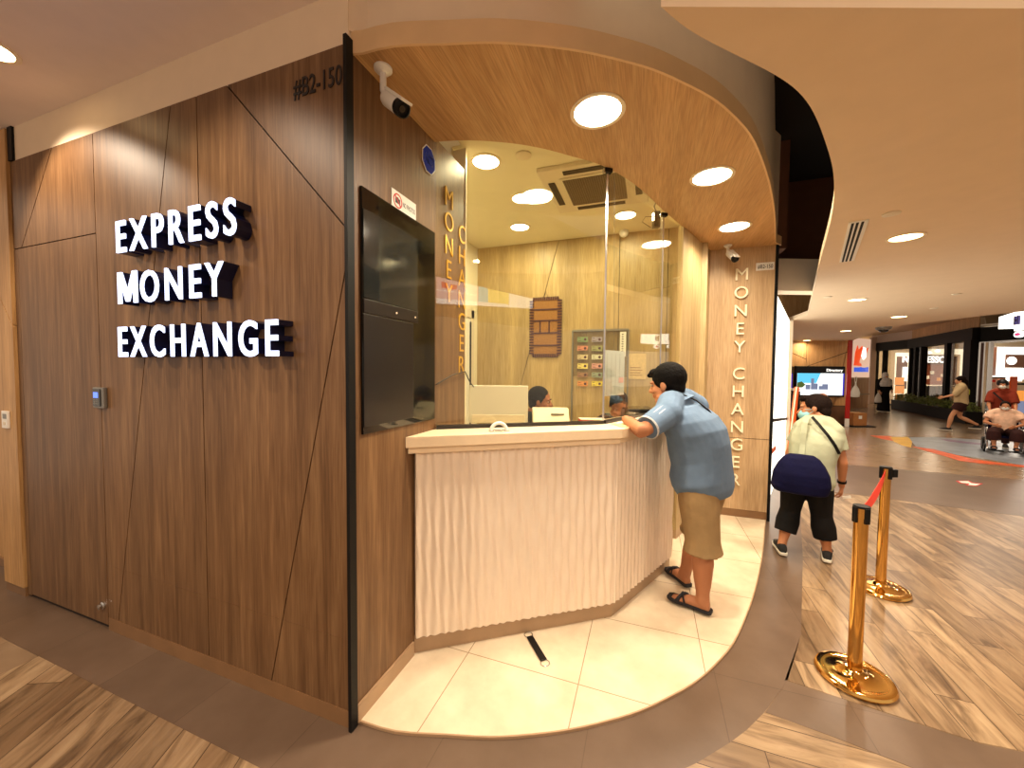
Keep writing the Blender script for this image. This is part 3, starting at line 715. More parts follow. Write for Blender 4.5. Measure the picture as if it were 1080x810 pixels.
M['sole'] = mat('shoe sole', (216,210,196), .6); M['sandal'] = mat('navy black sandal', (16,16,26), .6); M['shoe'] = mat('black canvas shoe', (18,18,20), .8)
M['maroon'] = cloth('maroon trousers', (48,22,20)); M['rust'] = cloth('rust top', (122,44,26)); M['floral'] = cloth('pale patterned blouse', (222,186,160), var=.2); M['beigetop'] = cloth('beige top', (190,168,128)); M['lime'] = mat('lime print', (196,206,40), .7)
M['abaya'] = cloth('black dress', (14,13,15)); M['scarf'] = cloth('grey white headscarf', (232,228,224), var=.12); M['staffshirt'] = cloth('dark shirt', (30,32,40))
M['eyewhite'] = mat('eye white', (170,150,132), .4); M['iris'] = mat('iris', (24,14,10), .2)
def head_shape(mb, c, f, u, s=1.0, nose=1.0):
    f, u = f.normalized(), u.normalized(); r = f.cross(u).normalized(); u = r.cross(f).normalized()
    E = lambda o, a, b, d: mb.ell(c+(r*o[0]+f*o[1]+u*o[2])*s, a*s, b*s, d*s, r, f, u)
    E((0,-.012,.03), .076, .096, .088)           # cranium
    E((0,.028,-.03), .060, .064, .078)           # face
    E((0,.038,-.085), .040, .044, .034)          # jaw
    E((0,.070,-.098), .021, .020, .018)          # chin
    for q in (-1,1):
        E((q*.036,.062,-.028), .022, .022, .022) # cheek
        E((q*.046,.03,-.078), .022, .032, .026)  # jaw corner
        E((q*.078,-.004,-.008), .010, .020, .032)# ear
        E((q*.074,-.002,-.030), .008, .010, .013)# lobe
        E((q*.028,.078,.022), .024, .014, .010)  # brow
    mb.tube([c+(f*.083+u*.012)*s, c+(f*.098+u*-.015)*s, c+(f*.106*nose+u*-.030)*s], [.009*s,.011*s,.014*s], 10)
    for q in (-1,1): E((q*.012,.096,-.033), .009, .010, .008)
    E((0,.087,-.058), .022, .012, .007); E((0,.085,-.070), .020, .012, .008)
    return r, f, u
def hand(mb, w, d, n, s=1.0, curl=.5, side=1, spread=.12):
    """w wrist, d direction of the fingers, n out of the back of the hand; side +1: thumb towards n x d"""
    d, n = d.normalized(), n.normalized(); t = n.cross(d).normalized()*side; n = d.cross(t).normalized()*(1 if d.cross(t).dot(n) > 0 else -1)
    mb.loft([(w+d*q*s, t*a*s, n*b*s) for q, a, b in ((-.015,.026,.018),(.015,.029,.017),(.045,.038,.015),(.075,.041,.014),(.092,.039,.011))], 14, 2.6)
    for k, L in enumerate((.068,.076,.070,.056)):
        o = (1.5-k)*.0205; base = w+(d*.078+t*o)*s; dd = (d+t*(1.5-k)*spread*.5).normalized(); p = base; pts = [p]; a = 0
        for j, q in enumerate((.46,.31,.25)):
            a += curl*(.5,.7,.5)[j]; p = p+(dd*math.cos(a)-n*math.sin(a))*L*q*s; pts.append(p)
        mb.tube(pts, [.0095*s,.009*s,.0082*s,.007*s], 8)
    p = w+(d*.02+t*.026)*s; q = p+(d*.030+t*.026-n*.010)*s; e = q+(d*.030+t*.010-n*.014*(1+curl))*s; g = e+(d*.022-n*.01*(1+curl))*s
    mb.tube([p,q,e,g], [.014*s,.012*s,.010*s,.0085*s], 8)
def lerp(a, b, t): return a+(b-a)*t
def limb_pts(a, b, c, t0, t1, rads):
    "points along a two-bone limb between parameters t0..t1 (0..2); rads: list of (t, radius)"
    ts = sorted(set([t0,t1]+[t for t,_ in rads if t0 < t < t1])); pts = []; rr = []
    for t in ts:
        pts.append(lerp(a,b,t) if t <= 1 else lerp(b,c,t-1))
        for (ta,ra),(tb,rb) in zip(rads[:-1], rads[1:]):
            if ta <= t <= tb: rr.append(ra+(rb-ra)*(t-ta)/(tb-ta)); break
    return pts, rr
ARM = [(0,.056),(.25,.054),(.6,.046),(.95,.039),(1.0,.040),(1.2,.041),(1.6,.032),(1.9,.026),(2.0,.025)]
LEG = [(0,.090),(.3,.084),(.7,.066),(.95,.054),(1.05,.053),(1.3,.060),(1.6,.050),(1.85,.037),(2.0,.038)]
def person(name, loc, lab, J, s=1.0, build=1.0, skin='skin_tan', shirt=None, bottom=None, shoes='shoe', vox=.008, grp=None, hands=(.5,.5), handdir=(None,None), headscale=1.0, neck_r=.058, nose=1.0, feet=True, belly=0.0):
    P = thing(name, loc, lab, 'person', grp); g = {k: V(v) for k, v in J.items()}
    hipc = (g['hipl']+g['hipr'])/2; shc = (g['shl']+g['shr'])/2; spine = (shc-hipc)
    rh = (g['hipr']-g['hipl']).normalized(); rs = (g['shr']-g['shl']).normalized()
    hw = (g['hipr']-g['hipl']).length/2; sw = (g['shr']-g['shl']).length/2; B = build
    sag = V(J.get('sag', (0,0,0)))
    def torso(mb, k=1.0, lo=-.12, extra=0.0, hi=1.02, hem=0):
        rings = []
        prof = [(-.22,.105,.09),(-.12,.150,.108),(0,.168,.118),(.15,.162,.115),(.32,.148,.108),(.5,.152,.112),(.7,.168,.120),(.85,.172,.112),(.95,.155,.092),(1.04,.105,.072),(1.10,.066,.060)]
        for t, w, d in prof:
            if t < lo-.001 or t > hi: continue
            c = hipc+spine*t+sag*max(0,math.sin(math.pi*min(max(t,0),1))); r = lerp(rh, rs, min(max(t,0),1)).normalized(); u = spine.normalized(); f = u.cross(r).normalized(); r2 = f.cross(u)*1.0
            ww = (w*s*B+(hem if t < .1 else 0))*k+extra; dd = (d*s*B+(hem if t < .1 else 0))*k+extra
            if .1 < t < .6: c = c+f*belly*.5; dd += belly*.5
            rings.append((c, r*ww, f*dd))
        mb.loft(rings, 24, 2.2); return rings
    body = MB(); torso(body)
    u = (g['head']-g['neck']); hf = V(J['face']).normalized(); hu = V(J.get('headup', (0,0,1)))
    body.tube([shc+spine.normalized()*.0, g['neck'], g['head']+hu*-.04*s], [neck_r*s*1.25, neck_r*s, neck_r*s*.96], 16)
    for sd in 'lr': body.tube([g['neck']-(g['neck']-shc)*.1, lerp(g['neck'],g['sh'+sd],.5)+V((0,0,.012*s)), g['sh'+sd]+V((0,0,.005))], [.050*s*B,.052*s*B,.050*s*B], 12)
    hs = s*headscale; head_shape(body, g['head'], hf, hu, hs, nose)
    mb2 = body
    for sd in 'lr':
        a, b, c = g['sh'+sd], g['el'+sd], g['wr'+sd]
        pts, rr = limb_pts(a, b, c, 0, 2, ARM); body.tube(pts, [x*s*(.5+.5*B) for x in rr], 14)
        i = 'lr'.index(sd); dr = handdir[i]; d = (V(dr[0]) if dr else (c-b)).normalized()
        nn = V(dr[1]) if dr else (rs*(-1 if sd == 'l' else 1))
        nn = (nn-d*nn.dot(d)).normalized()
        f = nn.cross(d)
        want = V(dr[2]) if dr and len(dr) > 2 else V(J['face'])
        hand(body, c, d, nn, s, hands[i], 1 if f.dot(want) > 0 else -1)
        a, b, c = g['hip'+sd], g['kn'+sd], g['an'+sd]
        pts, rr = limb_pts(a, b, c, 0, 2, LEG); body.tube(pts, [x*s*(.45+.55*B) for x in rr], 16)
        if feet:
            t = g['toe'+sd]; fd = (t-V((c.x,c.y,t.z))); L = fd.length; fd.normalize(); h = c.z-t.z
            heel = V((c.x,c.y,t.z))-fd*.045*s
            body.loft([(heel+UP*.035*s, V((fd.y,-fd.x,0))*.028*s, UP*.032*s), (V((c.x,c.y,t.z))+UP*.042*s+fd*.0, V((fd.y,-fd.x,0))*.034*s, UP*.04*s), (V((c.x,c.y,t.z))+fd*L*.45+UP*.038*s, V((fd.y,-fd.x,0))*.038*s, UP*.034*s), (V((c.x,c.y,t.z))+fd*L*.75+UP*.020*s, V((fd.y,-fd.x,0))*.046*s, UP*.018*s), (t+UP*.014*s, V((fd.y,-fd.x,0))*.034*s, UP*.012*s)], 14)
    body.build('body', skin, P, remesh=vox, relax=3)
    r_ = hf.cross(hu).normalized(); hu2 = r_.cross(hf).normalized()
    mb = MB(); mi = MB()
    for q in (-1,1):
        e = g['head']+(r_*q*.030+hf*.078+hu2*.004)*hs; mb.ell(e-hf*.002*hs, .013*hs, .010*hs, .0055*hs, r_, hf, hu2, 10, 6); mi.ell(e+hf*.004*hs, .0065*hs, .006*hs, .0055*hs, r_, hf, hu2, 10, 6)
    mb.build('eyes', 'eyewhite', P, smooth=True); mi.build('irises', 'iris', P, smooth=True)
    if shirt:
        m, sl, infl, lo = shirt[:4]; mb = MB(); torso(mb, 1.04, lo, infl, 1.06, shirt[4] if len(shirt) > 4 else 0)
        for sd in 'lr':
            pts, rr = limb_pts(g['sh'+sd], g['el'+sd], g['wr'+sd], 0, sl, ARM)
            mb.tube(pts, [x*s*(.5+.5*B)+infl*1.1+(.010 if sl < 1.2 else 0)*i/max(1,len(rr)-1) for i, x in enumerate(rr)], 16, caps=False)
            mb.ell(pts[0], rr[0]*s*B+infl*1.2, rr[0]*s*B+infl*1.2, rr[0]*s*B+infl)
        for sd in 'lr': mb.tube([lerp(g['neck'],shc,.25), lerp(g['neck'],g['sh'+sd],.5)+V((0,0,.012*s)), g['sh'+sd]+V((0,0,.006))], [.052*s*B+infl*.6,.054*s*B+infl,.054*s*B+infl], 14)
        mb.tube([shc+spine.normalized()*-.05*s, lerp(shc, g['neck'], .75)], [.12*s, neck_r*s*1.2+infl*.6], 16, caps=False)
        mb.build('shirt', m, P, remesh=max(vox,.008), relax=4)
    if bottom:
        m, fr, infl, nm = bottom[:4]; mb = MB(); flare = bottom[4] if len(bottom) > 4 else .01
        rings = [];
        for t, w, d in ((-.20,.10,.085),(-.12,.150,.108),(0,.168,.118),(.15,.158,.113)):
            f = spine.normalized().cross(rh).normalized(); rings.append((hipc+spine*t, rh*(w*s*B+infl), f*(d*s*B+infl)))
        mb.loft(rings, 24, 2.2)
        for sd in 'lr':
            pts, rr = limb_pts(g['hip'+sd], g['kn'+sd], g['an'+sd], 0, fr, LEG)
            mb.tube(pts, [x*s*(.45+.55*B)+infl+flare*i/max(1,len(rr)-1) for i, x in enumerate(rr)], 18, caps=False)
        mb.build(nm, m, P, remesh=max(vox,.008), relax=4)
    if feet and shoes:
        for sd in 'lr':
            c, t = g['an'+sd], g['toe'+sd]; gnd = V((c.x,c.y,t.z)); fd = (t-gnd); L = fd.length; fd.normalize(); sdv = V((fd.y,-fd.x,0))
            if shoes == 'sandal':
                mb = MB(); out = []
                prof = [(-.062,.022),(-.05,.034),(0,.037),(.3*L,.035),(.55*L,.042),(.8*L,.050),(L+.005,.044),(L+.03,.026)]
                for q, w in prof: out.append(gnd+fd*q+sdv*w*s)
                for q, w in prof[::-1]: out.append(gnd+fd*q-sdv*w*s)
                so = MB().plate([p+UP*.0 for p in out], (0,0,1), .022).build('sandal', 'sandal', P, bevel=.004)
                st = MB()
                for q0, q1, hgt in ((.42,.80,.060),(.80,.50,.060),(.62,.72,.052)):
                    pts = [gnd+fd*L*lerp(q0,q1,(i/10))+sdv*math.cos(math.pi*i/10)*.047*s+UP*(.016+math.sin(math.pi*i/10)*hgt*s*(1.05-.35*lerp(q0,q1,i/10))) for i in range(11)]
                    st.tube(pts, .011, 8, caps=False, flat=.4, ref=fd)
                st.build('strap', 'sandal', so, smooth=True)
            else:
                mb = MB(); h = UP
                mb.loft([(gnd-fd*.075*s+h*.035*s, sdv*.022*s, h*.028*s), (gnd-fd*.055*s+h*.05*s, sdv*.036*s, h*.046*s), (gnd+h*.055*s, sdv*.042*s, h*.05*s), (gnd+fd*L*.45+h*.046*s, sdv*.045*s, h*.042*s), (gnd+fd*L*.8+h*.034*s, sdv*.05*s, h*.030*s), (gnd+fd*(L+.03)+h*.026*s, sdv*.034*s, h*.02*s)], 16, 2.4)
                sh = mb.build('shoe', shoes, P, smooth=True)
                mb = MB(); out = []
                for q, w in ((-.085,.026),(-.06,.038),(0,.042),(.4*L,.044),(.8*L,.054),(L+.02,.044),(L+.045,.024)): out.append((q,w))
                mb.plate([gnd+fd*q*1.0+sdv*w*s for q,w in out]+[gnd+fd*q-sdv*w*s for q,w in out[::-1]], (0,0,1), .024*s).build('sole', 'sole', sh, bevel=.003)
    return P, g, (r_, hf, hu2, hs)
def hair_cap(P, g, fr, m='hair', grow=.012, back=.012, low=-.02, tuft=True, nape=True):
    r, f, u, s = fr; c = g['head']; mb = MB()
    mb.ell(c+(f*(-.012-back)+u*.040)*s, (.076+grow)*s, (.092+grow)*s, (.086+grow)*s, r, f, u)
    if nape: mb.ell(c+(f*-.060+u*-.020)*s, .066*s, .048*s, .062*s, r, f, u)
    for q in (-1,1): mb.ell(c+(r*q*.071+f*-.006+u*.018)*s, .014*s, .034*s, .042*s, r, f, u)
    if tuft: 
        mb.ell(c+(f*.062+u*.082)*s, .050*s, .034*s, .030*s, r, f, u); mb.ell(c+(f*.092+u*.072)*s, .036*s, .020*s, .016*s, r, f, u)
    return mb.build('hair', m, P, remesh=.006, relax=2)
def face_mask(P, g, fr, m):
    r, f, u, s = fr; c = g['head']; mb = MB()
    mb.ell(c+(f*.048+u*-.050)*s, .062*s, .064*s, .054*s, r, f, u)
    o = mb.build('face_mask', m, P, remesh=.007, relax=2)
    mb = MB()
    for q in (-1,1):
        for k in (-.012,-.07): mb.tube([c+(r*q*.055+f*.06+u*k)*s, c+(r*q*.080+f*.01+u*(-.012+k*.3))*s, c+(r*q*.086+f*-.012+u*-.005)*s], .0022, 6)
    mb.build('ear_loop', m, o)
    return o
# --- the man leaning on the counter
gz = .012
J = dict(hipl=(1.615,1.56,.90), hipr=(1.715,1.76,.90), shl=(1.405,1.425,1.405), shr=(1.62,1.84,1.425), neck=(1.455,1.655,1.51), head=(1.405,1.66,1.598),
    ell=tuple(D(677,455,2.47)), wrl=(1.13,1.42,1.352), elr=(1.50,2.01,1.368), wrr=(1.375,1.90,1.352),
    knl=(1.655,1.50,.50), knr=(1.66,1.78,.50), anl=(1.665,1.505,.095), anr=(1.575,1.83,.10), toel=(1.475,1.585,gz+.018), toer=(1.478,1.99,gz+.018),
    face=(-.92,.36,-.18), headup=(-.22,.08,1), sag=(.06,-.03,.0))
man, g, fr = person('person', (1.62,1.66,.012), 'person in blue-grey polo, khaki shorts and sandals leaning on the counter', J, s=1.02, build=1.30, shirt=('polo',.80,.020,-.22,.012), bottom=('khaki',1.12,.026,'shorts',.040), shoes='sandal', vox=.0065, hands=(.35,.45), handdir=(((.30,.95,-.02),(.1,.0,1),(.9,-.3,0)),((-.50,-.85,-.02),(0,0,1),(.8,-.5,0))), headscale=1.16, neck_r=.064, belly=.05)
hair_cap(man, g, fr, grow=.014)
# collar, sleeve piping, side vent
def ringpath(c, ax, r, n=24, wob=0):
    ax = ax.normalized(); t = ax.orthogonal().normalized(); b = ax.cross(t); return [c+(t*math.cos(2*math.pi*i/n)+b*math.sin(2*math.pi*i/n))*r for i in range(n+1)]
nk = g['neck']; ax = (g['head']-(g['shl']+g['shr'])/2).normalized()
MB().lathe(nk+ax*-.045+V((.012,-.004,0)), [(.118,-.01),(.094,.012),(.080,.042),(.072,.043),(.082,.01),(.10,-.012)], 28, ax=ax, closed=True).build('collar', 'polo', man, smooth=True)
a, b = g['shl'], g['ell']; 
for t, rr in ((.73,.079),(.765,.080)):
    c = lerp(a, b, t+.035); MB().tube(ringpath(c, b-a, rr), .0026, 6, caps=False).build('sleeve_stripe', 'white', man, smooth=True)
mb = MB(); sd = (b-a).normalized(); outn = V((-.15,-.75,.62)); outn = (outn-sd*outn.dot(sd)).normalized(); w = sd.cross(outn)
for k in (-1,0,1):
    p0, p1 = lerp(a,b,.10)+w*k*.016+outn*.0815, lerp(a,b,.55)+w*k*.016+outn*.0765; mb.tube([p0, lerp(p0,p1,.5)+outn*.003, p1], .0038, 6, flat=1)
mb.build('shoulder_stripes', 'white', man, smooth=True)
# strap of a sling bag across his back
mb = MB(); shc = (g['shl']+g['shr'])/2; bk = V((.90,-.44,0)).normalized()
tag(MB().tube([V((1.50,1.58,1.535)), V((1.60,1.585,1.49)), V((1.685,1.60,1.42)), V((1.755,1.65,1.32)), V((1.80,1.73,1.22)), V((1.80,1.82,1.13))], .011, 8, flat=.5).build('bag_strap', 'black', smooth=True), 'thin black sling bag strap across the back of the leaning man', 'strap')
# --- the masked man walking away with the navy bag
f = V((.31,.95,0)).normalized(); r = V((f.y,-f.x,0)); B0 = V((2.66,2.76,0))
def loc(x, y, z, B=B0, f=f, r=r): return tuple(B+r*x+f*y+UP*z)
J = dict(hipl=loc(-.085,.0,.70), hipr=loc(.085,.0,.70), shl=loc(-.045,.13,1.175), shr=loc(.18,.10,1.165), neck=loc(.075,.17,1.27), head=loc(.035,.22,1.35),
    ell=loc(-.135,.08,.93), wrl=loc(-.13,.25,.80), elr=loc(.245,.08,.90), wrr=loc(.25,.14,.67),
    knl=loc(-.115,.04,.39), knr=loc(.115,.03,.39), anl=loc(-.165,-.06,.085), anr=loc(.165,.03,.085), toel=loc(-.205,.10,.016), toer=loc(.17,.22,.016),
    face=tuple((f*.02-r*1.0+UP*-.10)), headup=tuple(UP+f*.22-r*.05), sag=tuple(f*-.035))
J['hipl'] = loc(-.085,-.02,.70)
m2, g, fr = person('person', tuple(B0), 'person in pale green tee, black trousers and face mask walking with a bag', J, s=.90, build=1.12, shirt=('tee',.62,.018,-.12,.015), bottom=('blacktrouser',1.62,.020,'trousers',.022), shoes='shoe', vox=.0075, hands=(.4,.9), headscale=1.27)
hc = g['head']; rr_, ff_, uu_, hs = fr
mb = MB(); mb.ell(hc+(ff_*-.022+uu_*.038)*hs, .086*hs, .100*hs, .090*hs, rr_, ff_, uu_); mb.ell(hc+(ff_*-.062+uu_*-.02)*hs, .066*hs, .048*hs, .062*hs, rr_, ff_, uu_); mb.ell(hc+(ff_*.05+uu_*.085)*hs, .062*hs, .045*hs, .030*hs, rr_, ff_, uu_)
for q in (-1,1): mb.ell(hc+(rr_*q*.073+ff_*-.006+uu_*.02)*hs, .014*hs, .034*hs, .044*hs, rr_, ff_, uu_)
mb.build('hair', 'hair2', m2, remesh=.006, relax=2)
MB().ell(hc+(ff_*-.058+uu_*.092)*hs, .040*hs, .040*hs, .036*hs, rr_, ff_, uu_).build('bald_patch', mat('thin hair scalp', (120,76,52), .5), m2, smooth=True)
face_mask(m2, g, fr, 'maskblue')
c = lerp(g['elr'], g['wrr'], .80); MB().lathe(c-V((0,0,.0)), [(.030,-.011),(.034,-.011),(.034,.011),(.030,.011)], 20, closed=True, ax=g['wrr']-g['elr']).build('wristwatch', 'black', m2, smooth=True)
tag(MB().obox(g['wrr']+r*.040+UP*-.10+f*.03, .030,.004,.012, ax=r+UP*.35, ay=f).build('folded_paper', 'white'), 'small white folded paper in the right hand of the walking masked man', 'paper')
# navy shoulder bag with a cream strap, and a thin black strap
bag = thing('shoulder_bag', loc(-.15,-.2,.70), 'navy cloth shoulder bag on the left hip of the masked man', 'bag')
mb = MB(); bc = V(loc(-.045,-.165,.80))
mb.loft([(bc+UP*z, r*w, f*d) for z, w, d in ((-.18,.15,.055),(-.165,.195,.075),(-.09,.215,.09),(.0,.205,.09),(.08,.17,.07),(.14,.13,.045),(.17,.09,.02))], 28, 2.7)
mb.ell(bc+r*-.13+UP*-.12, .09,.08,.07)
mb.build('pouch', 'navy', bag, remesh=.01, relax=4)
def strap(pts, w, m, nm, par, out):
    mb = MB()
    for i in range(len(pts)-1):
        a, b = V(pts[i]), V(pts[i+1]); d = (b-a).normalized(); n = out.cross(d).normalized(); mb.plate([a-n*w, b-n*w, b+n*w, a+n*w], -out, .004)
    return mb.build(nm, m, par)
strap([loc(-.015,.06,1.29), loc(-.03,-.03,1.24), loc(-.035,-.07,1.15), loc(-.04,-.09,1.05), loc(-.045,-.13,.94)], .020, 'tee', 'strap', bag, V(-f))
strap([loc(.02,.05,1.29), loc(.07,-.03,1.23), loc(.13,-.065,1.15), loc(.18,-.07,1.07), loc(.215,-.05,.99)], .012, 'black', 'crossbody_strap', m2, V(-f))
# --- generic walkers in the distance
def basis(h): f = V(h).normalized(); return f, V((f.y,-f.x,0))
def walker(loc0, h, lab, stride=.12, hgt=1.0, **kw):
    f, r = basis((h[0],h[1],0)); B = V(loc0)
    L = lambda x, y, z: tuple(B+(r*x+f*y+UP*z)*hgt)
    J = dict(hipl=L(-.085,0,.90), hipr=L(.085,0,.90), shl=L(-.175,.02,1.40), shr=L(.175,.02,1.40), neck=L(0,.03,1.49), head=L(0,.05,1.605),
      ell=L(-.22,.02,1.12), wrl=L(-.21,.12,.90), elr=L(.22,-.02,1.12), wrr=L(.21,.06,.88),
      knl=L(-.09,stride*.55,.49), knr=L(.09,-stride*.2,.49), anl=L(-.09,stride,.085), anr=L(.09,-stride,.085+stride*.1), toel=L(-.09,stride+.17,.016), toer=L(.09,-stride+.17,.016), face=tuple(f), headup=(0,0,1))
    for k, v in kw.pop('over', {}).items(): J[k] = L(*v) if k not in ('face','headup') else tuple(r*v[0]+f*v[1]+UP*v[2])
    P, g, fr = person('person', loc0, lab, J, s=hgt, **kw)
    return P, g, fr, L, f, r
# woman in black dress and light headscarf
B = D(931.5, 433, 1.7*400/41.5); hb = V((B.x,B.y,0)); v = (V((CAMLOC.x,CAMLOC.y,0))-hb).normalized()
P, g, fr, L, f, r = walker(tuple(hb), (v.x+.5,v.y+.2), 'person in black dress and light grey headscarf standing by the coffee shop', stride=.03, hgt=.97, skin='skin_light', shirt=('abaya',1.75,.02,-.22), vox=.012, over=dict(wrl=(-.16,.2,.95), wrr=(.22,.1,.9)))
mb = MB(); mb.loft([(g['hipl']*.5+g['hipr']*.5+UP*z, r*w, f*d) for z, w, d in ((.12,.14,.12),(0,.17,.14),(-.3,.19,.16),(-.6,.21,.19),(-.82,.22,.20))], 24); mb.build('long_skirt', 'abaya', P, smooth=True)
mb = MB(); mb.ell(g['head']+UP*.025-f*.03, .115,.125,.135); mb.ell(g['neck']+UP*-.04, .15,.13,.12); mb.loft([(g['neck']+UP*z+f*.02, r*w, f*d) for z, w, d in ((.02,.12,.11),(-.1,.21,.16),(-.24,.22,.17),(-.34,.18,.15))], 20)
mb.build('headscarf', 'scarf', P, remesh=.014, relax=4)
tag(MB().loft([(V(L(.27,.1,.62))+UP*z, r*w, f*d) for z, w, d in ((-.2,.10,.04),(-.17,.13,.07),(0,.12,.06),(.14,.07,.03),(.24,.015,.01))], 16).build('shopping_bag', 'white', smooth=True), 'white shopping bag held by the person in the headscarf', 'bag')
# woman striding in front of the coffee shop
B = D(1012, 457, 11.0); B = V((B.x,B.y,0)); h = -Rv*.75+Fv*.6; 
P, g, fr, L, f, r = walker(tuple(B), (h.x,h.y), 'person in beige top with lime print and dark shorts striding past the planter', stride=.27, hgt=.93, skin='skin_light', shirt=('beigetop',1.1,.03,-.12), bottom=('maroon',.55,.035,'shorts',.03), shoes='shoe', vox=.011, over=dict(anl=(-.08,.26,.10), toel=(-.08,.42,.03), knl=(-.09,.20,.5), anr=(.09,-.36,.26), toer=(.09,-.24,.12), knr=(.09,.0,.47), ell=(-.24,.20,1.16), wrl=(-.22,.40,1.08)))
hair_cap(P, g, fr, 'hair2', grow=.02, tuft=False); MB().tube([g['head']-f*.10+UP*-.02, g['head']-f*.13+UP*-.14, g['head']-f*.12+UP*-.24], [.06,.05,.025], 12).build('ponytail', 'hair2', P, smooth=True)
bk = (g['shl']+g['shr'])/2-f*.15; MB().obox(bk+UP*-.14+r*.02, .085,.006,.07, ax=r, ay=f).build('lime_print', 'lime', P)
# pusher and seated person
B = D(1058, 478, 1.7*400/83); B = V((B.x,B.y,0)); v = (V((CAMLOC.x,CAMLOC.y,0))-B).normalized(); v = (v+Rv*.12).normalized()
f, r = basis((v.x,v.y,0)); W = B
pb = B-f*.85
P, g, fr, L, _, _ = walker(tuple(pb), (f.x,f.y), 'person in rust top, dark headwear and white mask pushing the wheelchair', stride=.1, hgt=.90, skin='skin_tan', shirt=('rust',.9,.03,-.15), bottom=('maroon',1.9,.02,'trousers',.01), vox=.012, build=.85, over=dict(shl=(-.15,.02,1.38), shr=(.15,.02,1.38), ell=(-.21,.12,1.12), wrl=(-.20,.36,.98), elr=(.21,.12,1.12), wrr=(.20,.36,.98)))
hair_cap(P, g, fr, 'black', grow=.022, tuft=False); face_mask(P, g, fr, 'maskwhite')
strap([tuple(g['shr']+f*.12+UP*.03), tuple((g['shl']+g['shr'])/2+f*.16+UP*-.15), tuple(g['hipl']+f*.18+UP*.2)], .014, 'black', 'bag_strap', P, f)
Q = .82
L = lambda x, y, z: tuple(W+r*x+f*y+UP*z*Q)
J = dict(hipl=L(-.09,-.12,.53), hipr=L(.09,-.12,.53), shl=L(-.17,-.16,1.0), shr=L(.17,-.16,1.0), neck=L(0,-.14,1.10), head=L(0,-.10,1.21), ell=L(-.27,-.05,.77), wrl=L(-.12,.16,.70), elr=L(.27,-.05,.77), wrr=L(.14,.16,.72),
   knl=L(-.15,.30,.56), knr=L(.17,.30,.56), anl=L(-.13,.33,.20), anr=L(.15,.33,.20), toel=L(-.14,.48,.13), toer=L(.16,.48,.13), face=tuple(f), headup=(0,0,1))
P, g, fr = person('person', tuple(W), 'person in pale patterned blouse and white mask seated in the wheelchair', J, s=.86, build=1.0, skin='skin_tan', shirt=('floral',.6,.03,-.1), bottom=('maroon',1.6,.03,'trousers',.03), shoes='sandal', vox=.012, hands=(.7,.7))
hair_cap(P, g, fr, 'hair2', grow=.008, tuft=False); face_mask(P, g, fr, 'maskwhite')
w = thing('wheelchair', tuple(W), 'small-wheeled transport wheelchair rolled along the mural floor', 'wheelchair')
MB().obox(V(L(0,-.1,.41)), .22,.22,.02, ax=r, ay=f).build('seat', 'navy', w, bevel=.01)
MB().obox(V(L(0,-.34,.72)), .21,.015,.26, ax=r, ay=f).build('backrest', 'navy', w, bevel=.01)
mb = MB()
for q in (-1,1):
    mb.tube([V(L(q*.24,-.55,.98)), V(L(q*.24,-.36,.94)), V(L(q*.24,-.33,.45)), V(L(q*.24,-.33,.14))], .013, 8)
    mb.tube([V(L(q*.24,-.33,.64)), V(L(q*.24,.10,.64)), V(L(q*.24,.14,.42)), V(L(q*.24,.36,.12))], .012, 8)
    mb.tube([V(L(q*.24,-.33,.40)), V(L(q*.24,.14,.40)), V(L(q*.24,.15,.1))], .012, 8)
mb.build('frame', 'steel', w, smooth=True)
for q in (-1,1):
    MB().obox(V(L(q*.13,.44,.10)), .10,.09,.008, ax=r, ay=f).build('footplate', 'black', w)
    MB().obox(V(L(q*.25,-.1,.665)), .025,.16,.014, ax=r, ay=f).build('armrest', 'black', w, bevel=.005)
    for y, rad in ((-.33,.15),(.15,.095)):
        wh = MB(); wh.lathe(V(L(q*.27,y,rad+.002)), [(rad*.75,-.012),(rad*.97,-.014),(rad,0),(rad*.97,.014),(rad*.75,.012)], 24, ax=r, closed=True); o = wh.build('wheel', 'black', w, smooth=True)
        MB().lathe(V(L(q*.27,y,rad+.002)), [(rad*.2,-.014),(rad*.76,-.006),(rad*.76,.006),(rad*.2,.014)], 16, ax=r).build('hub', 'grey', o, smooth=True)
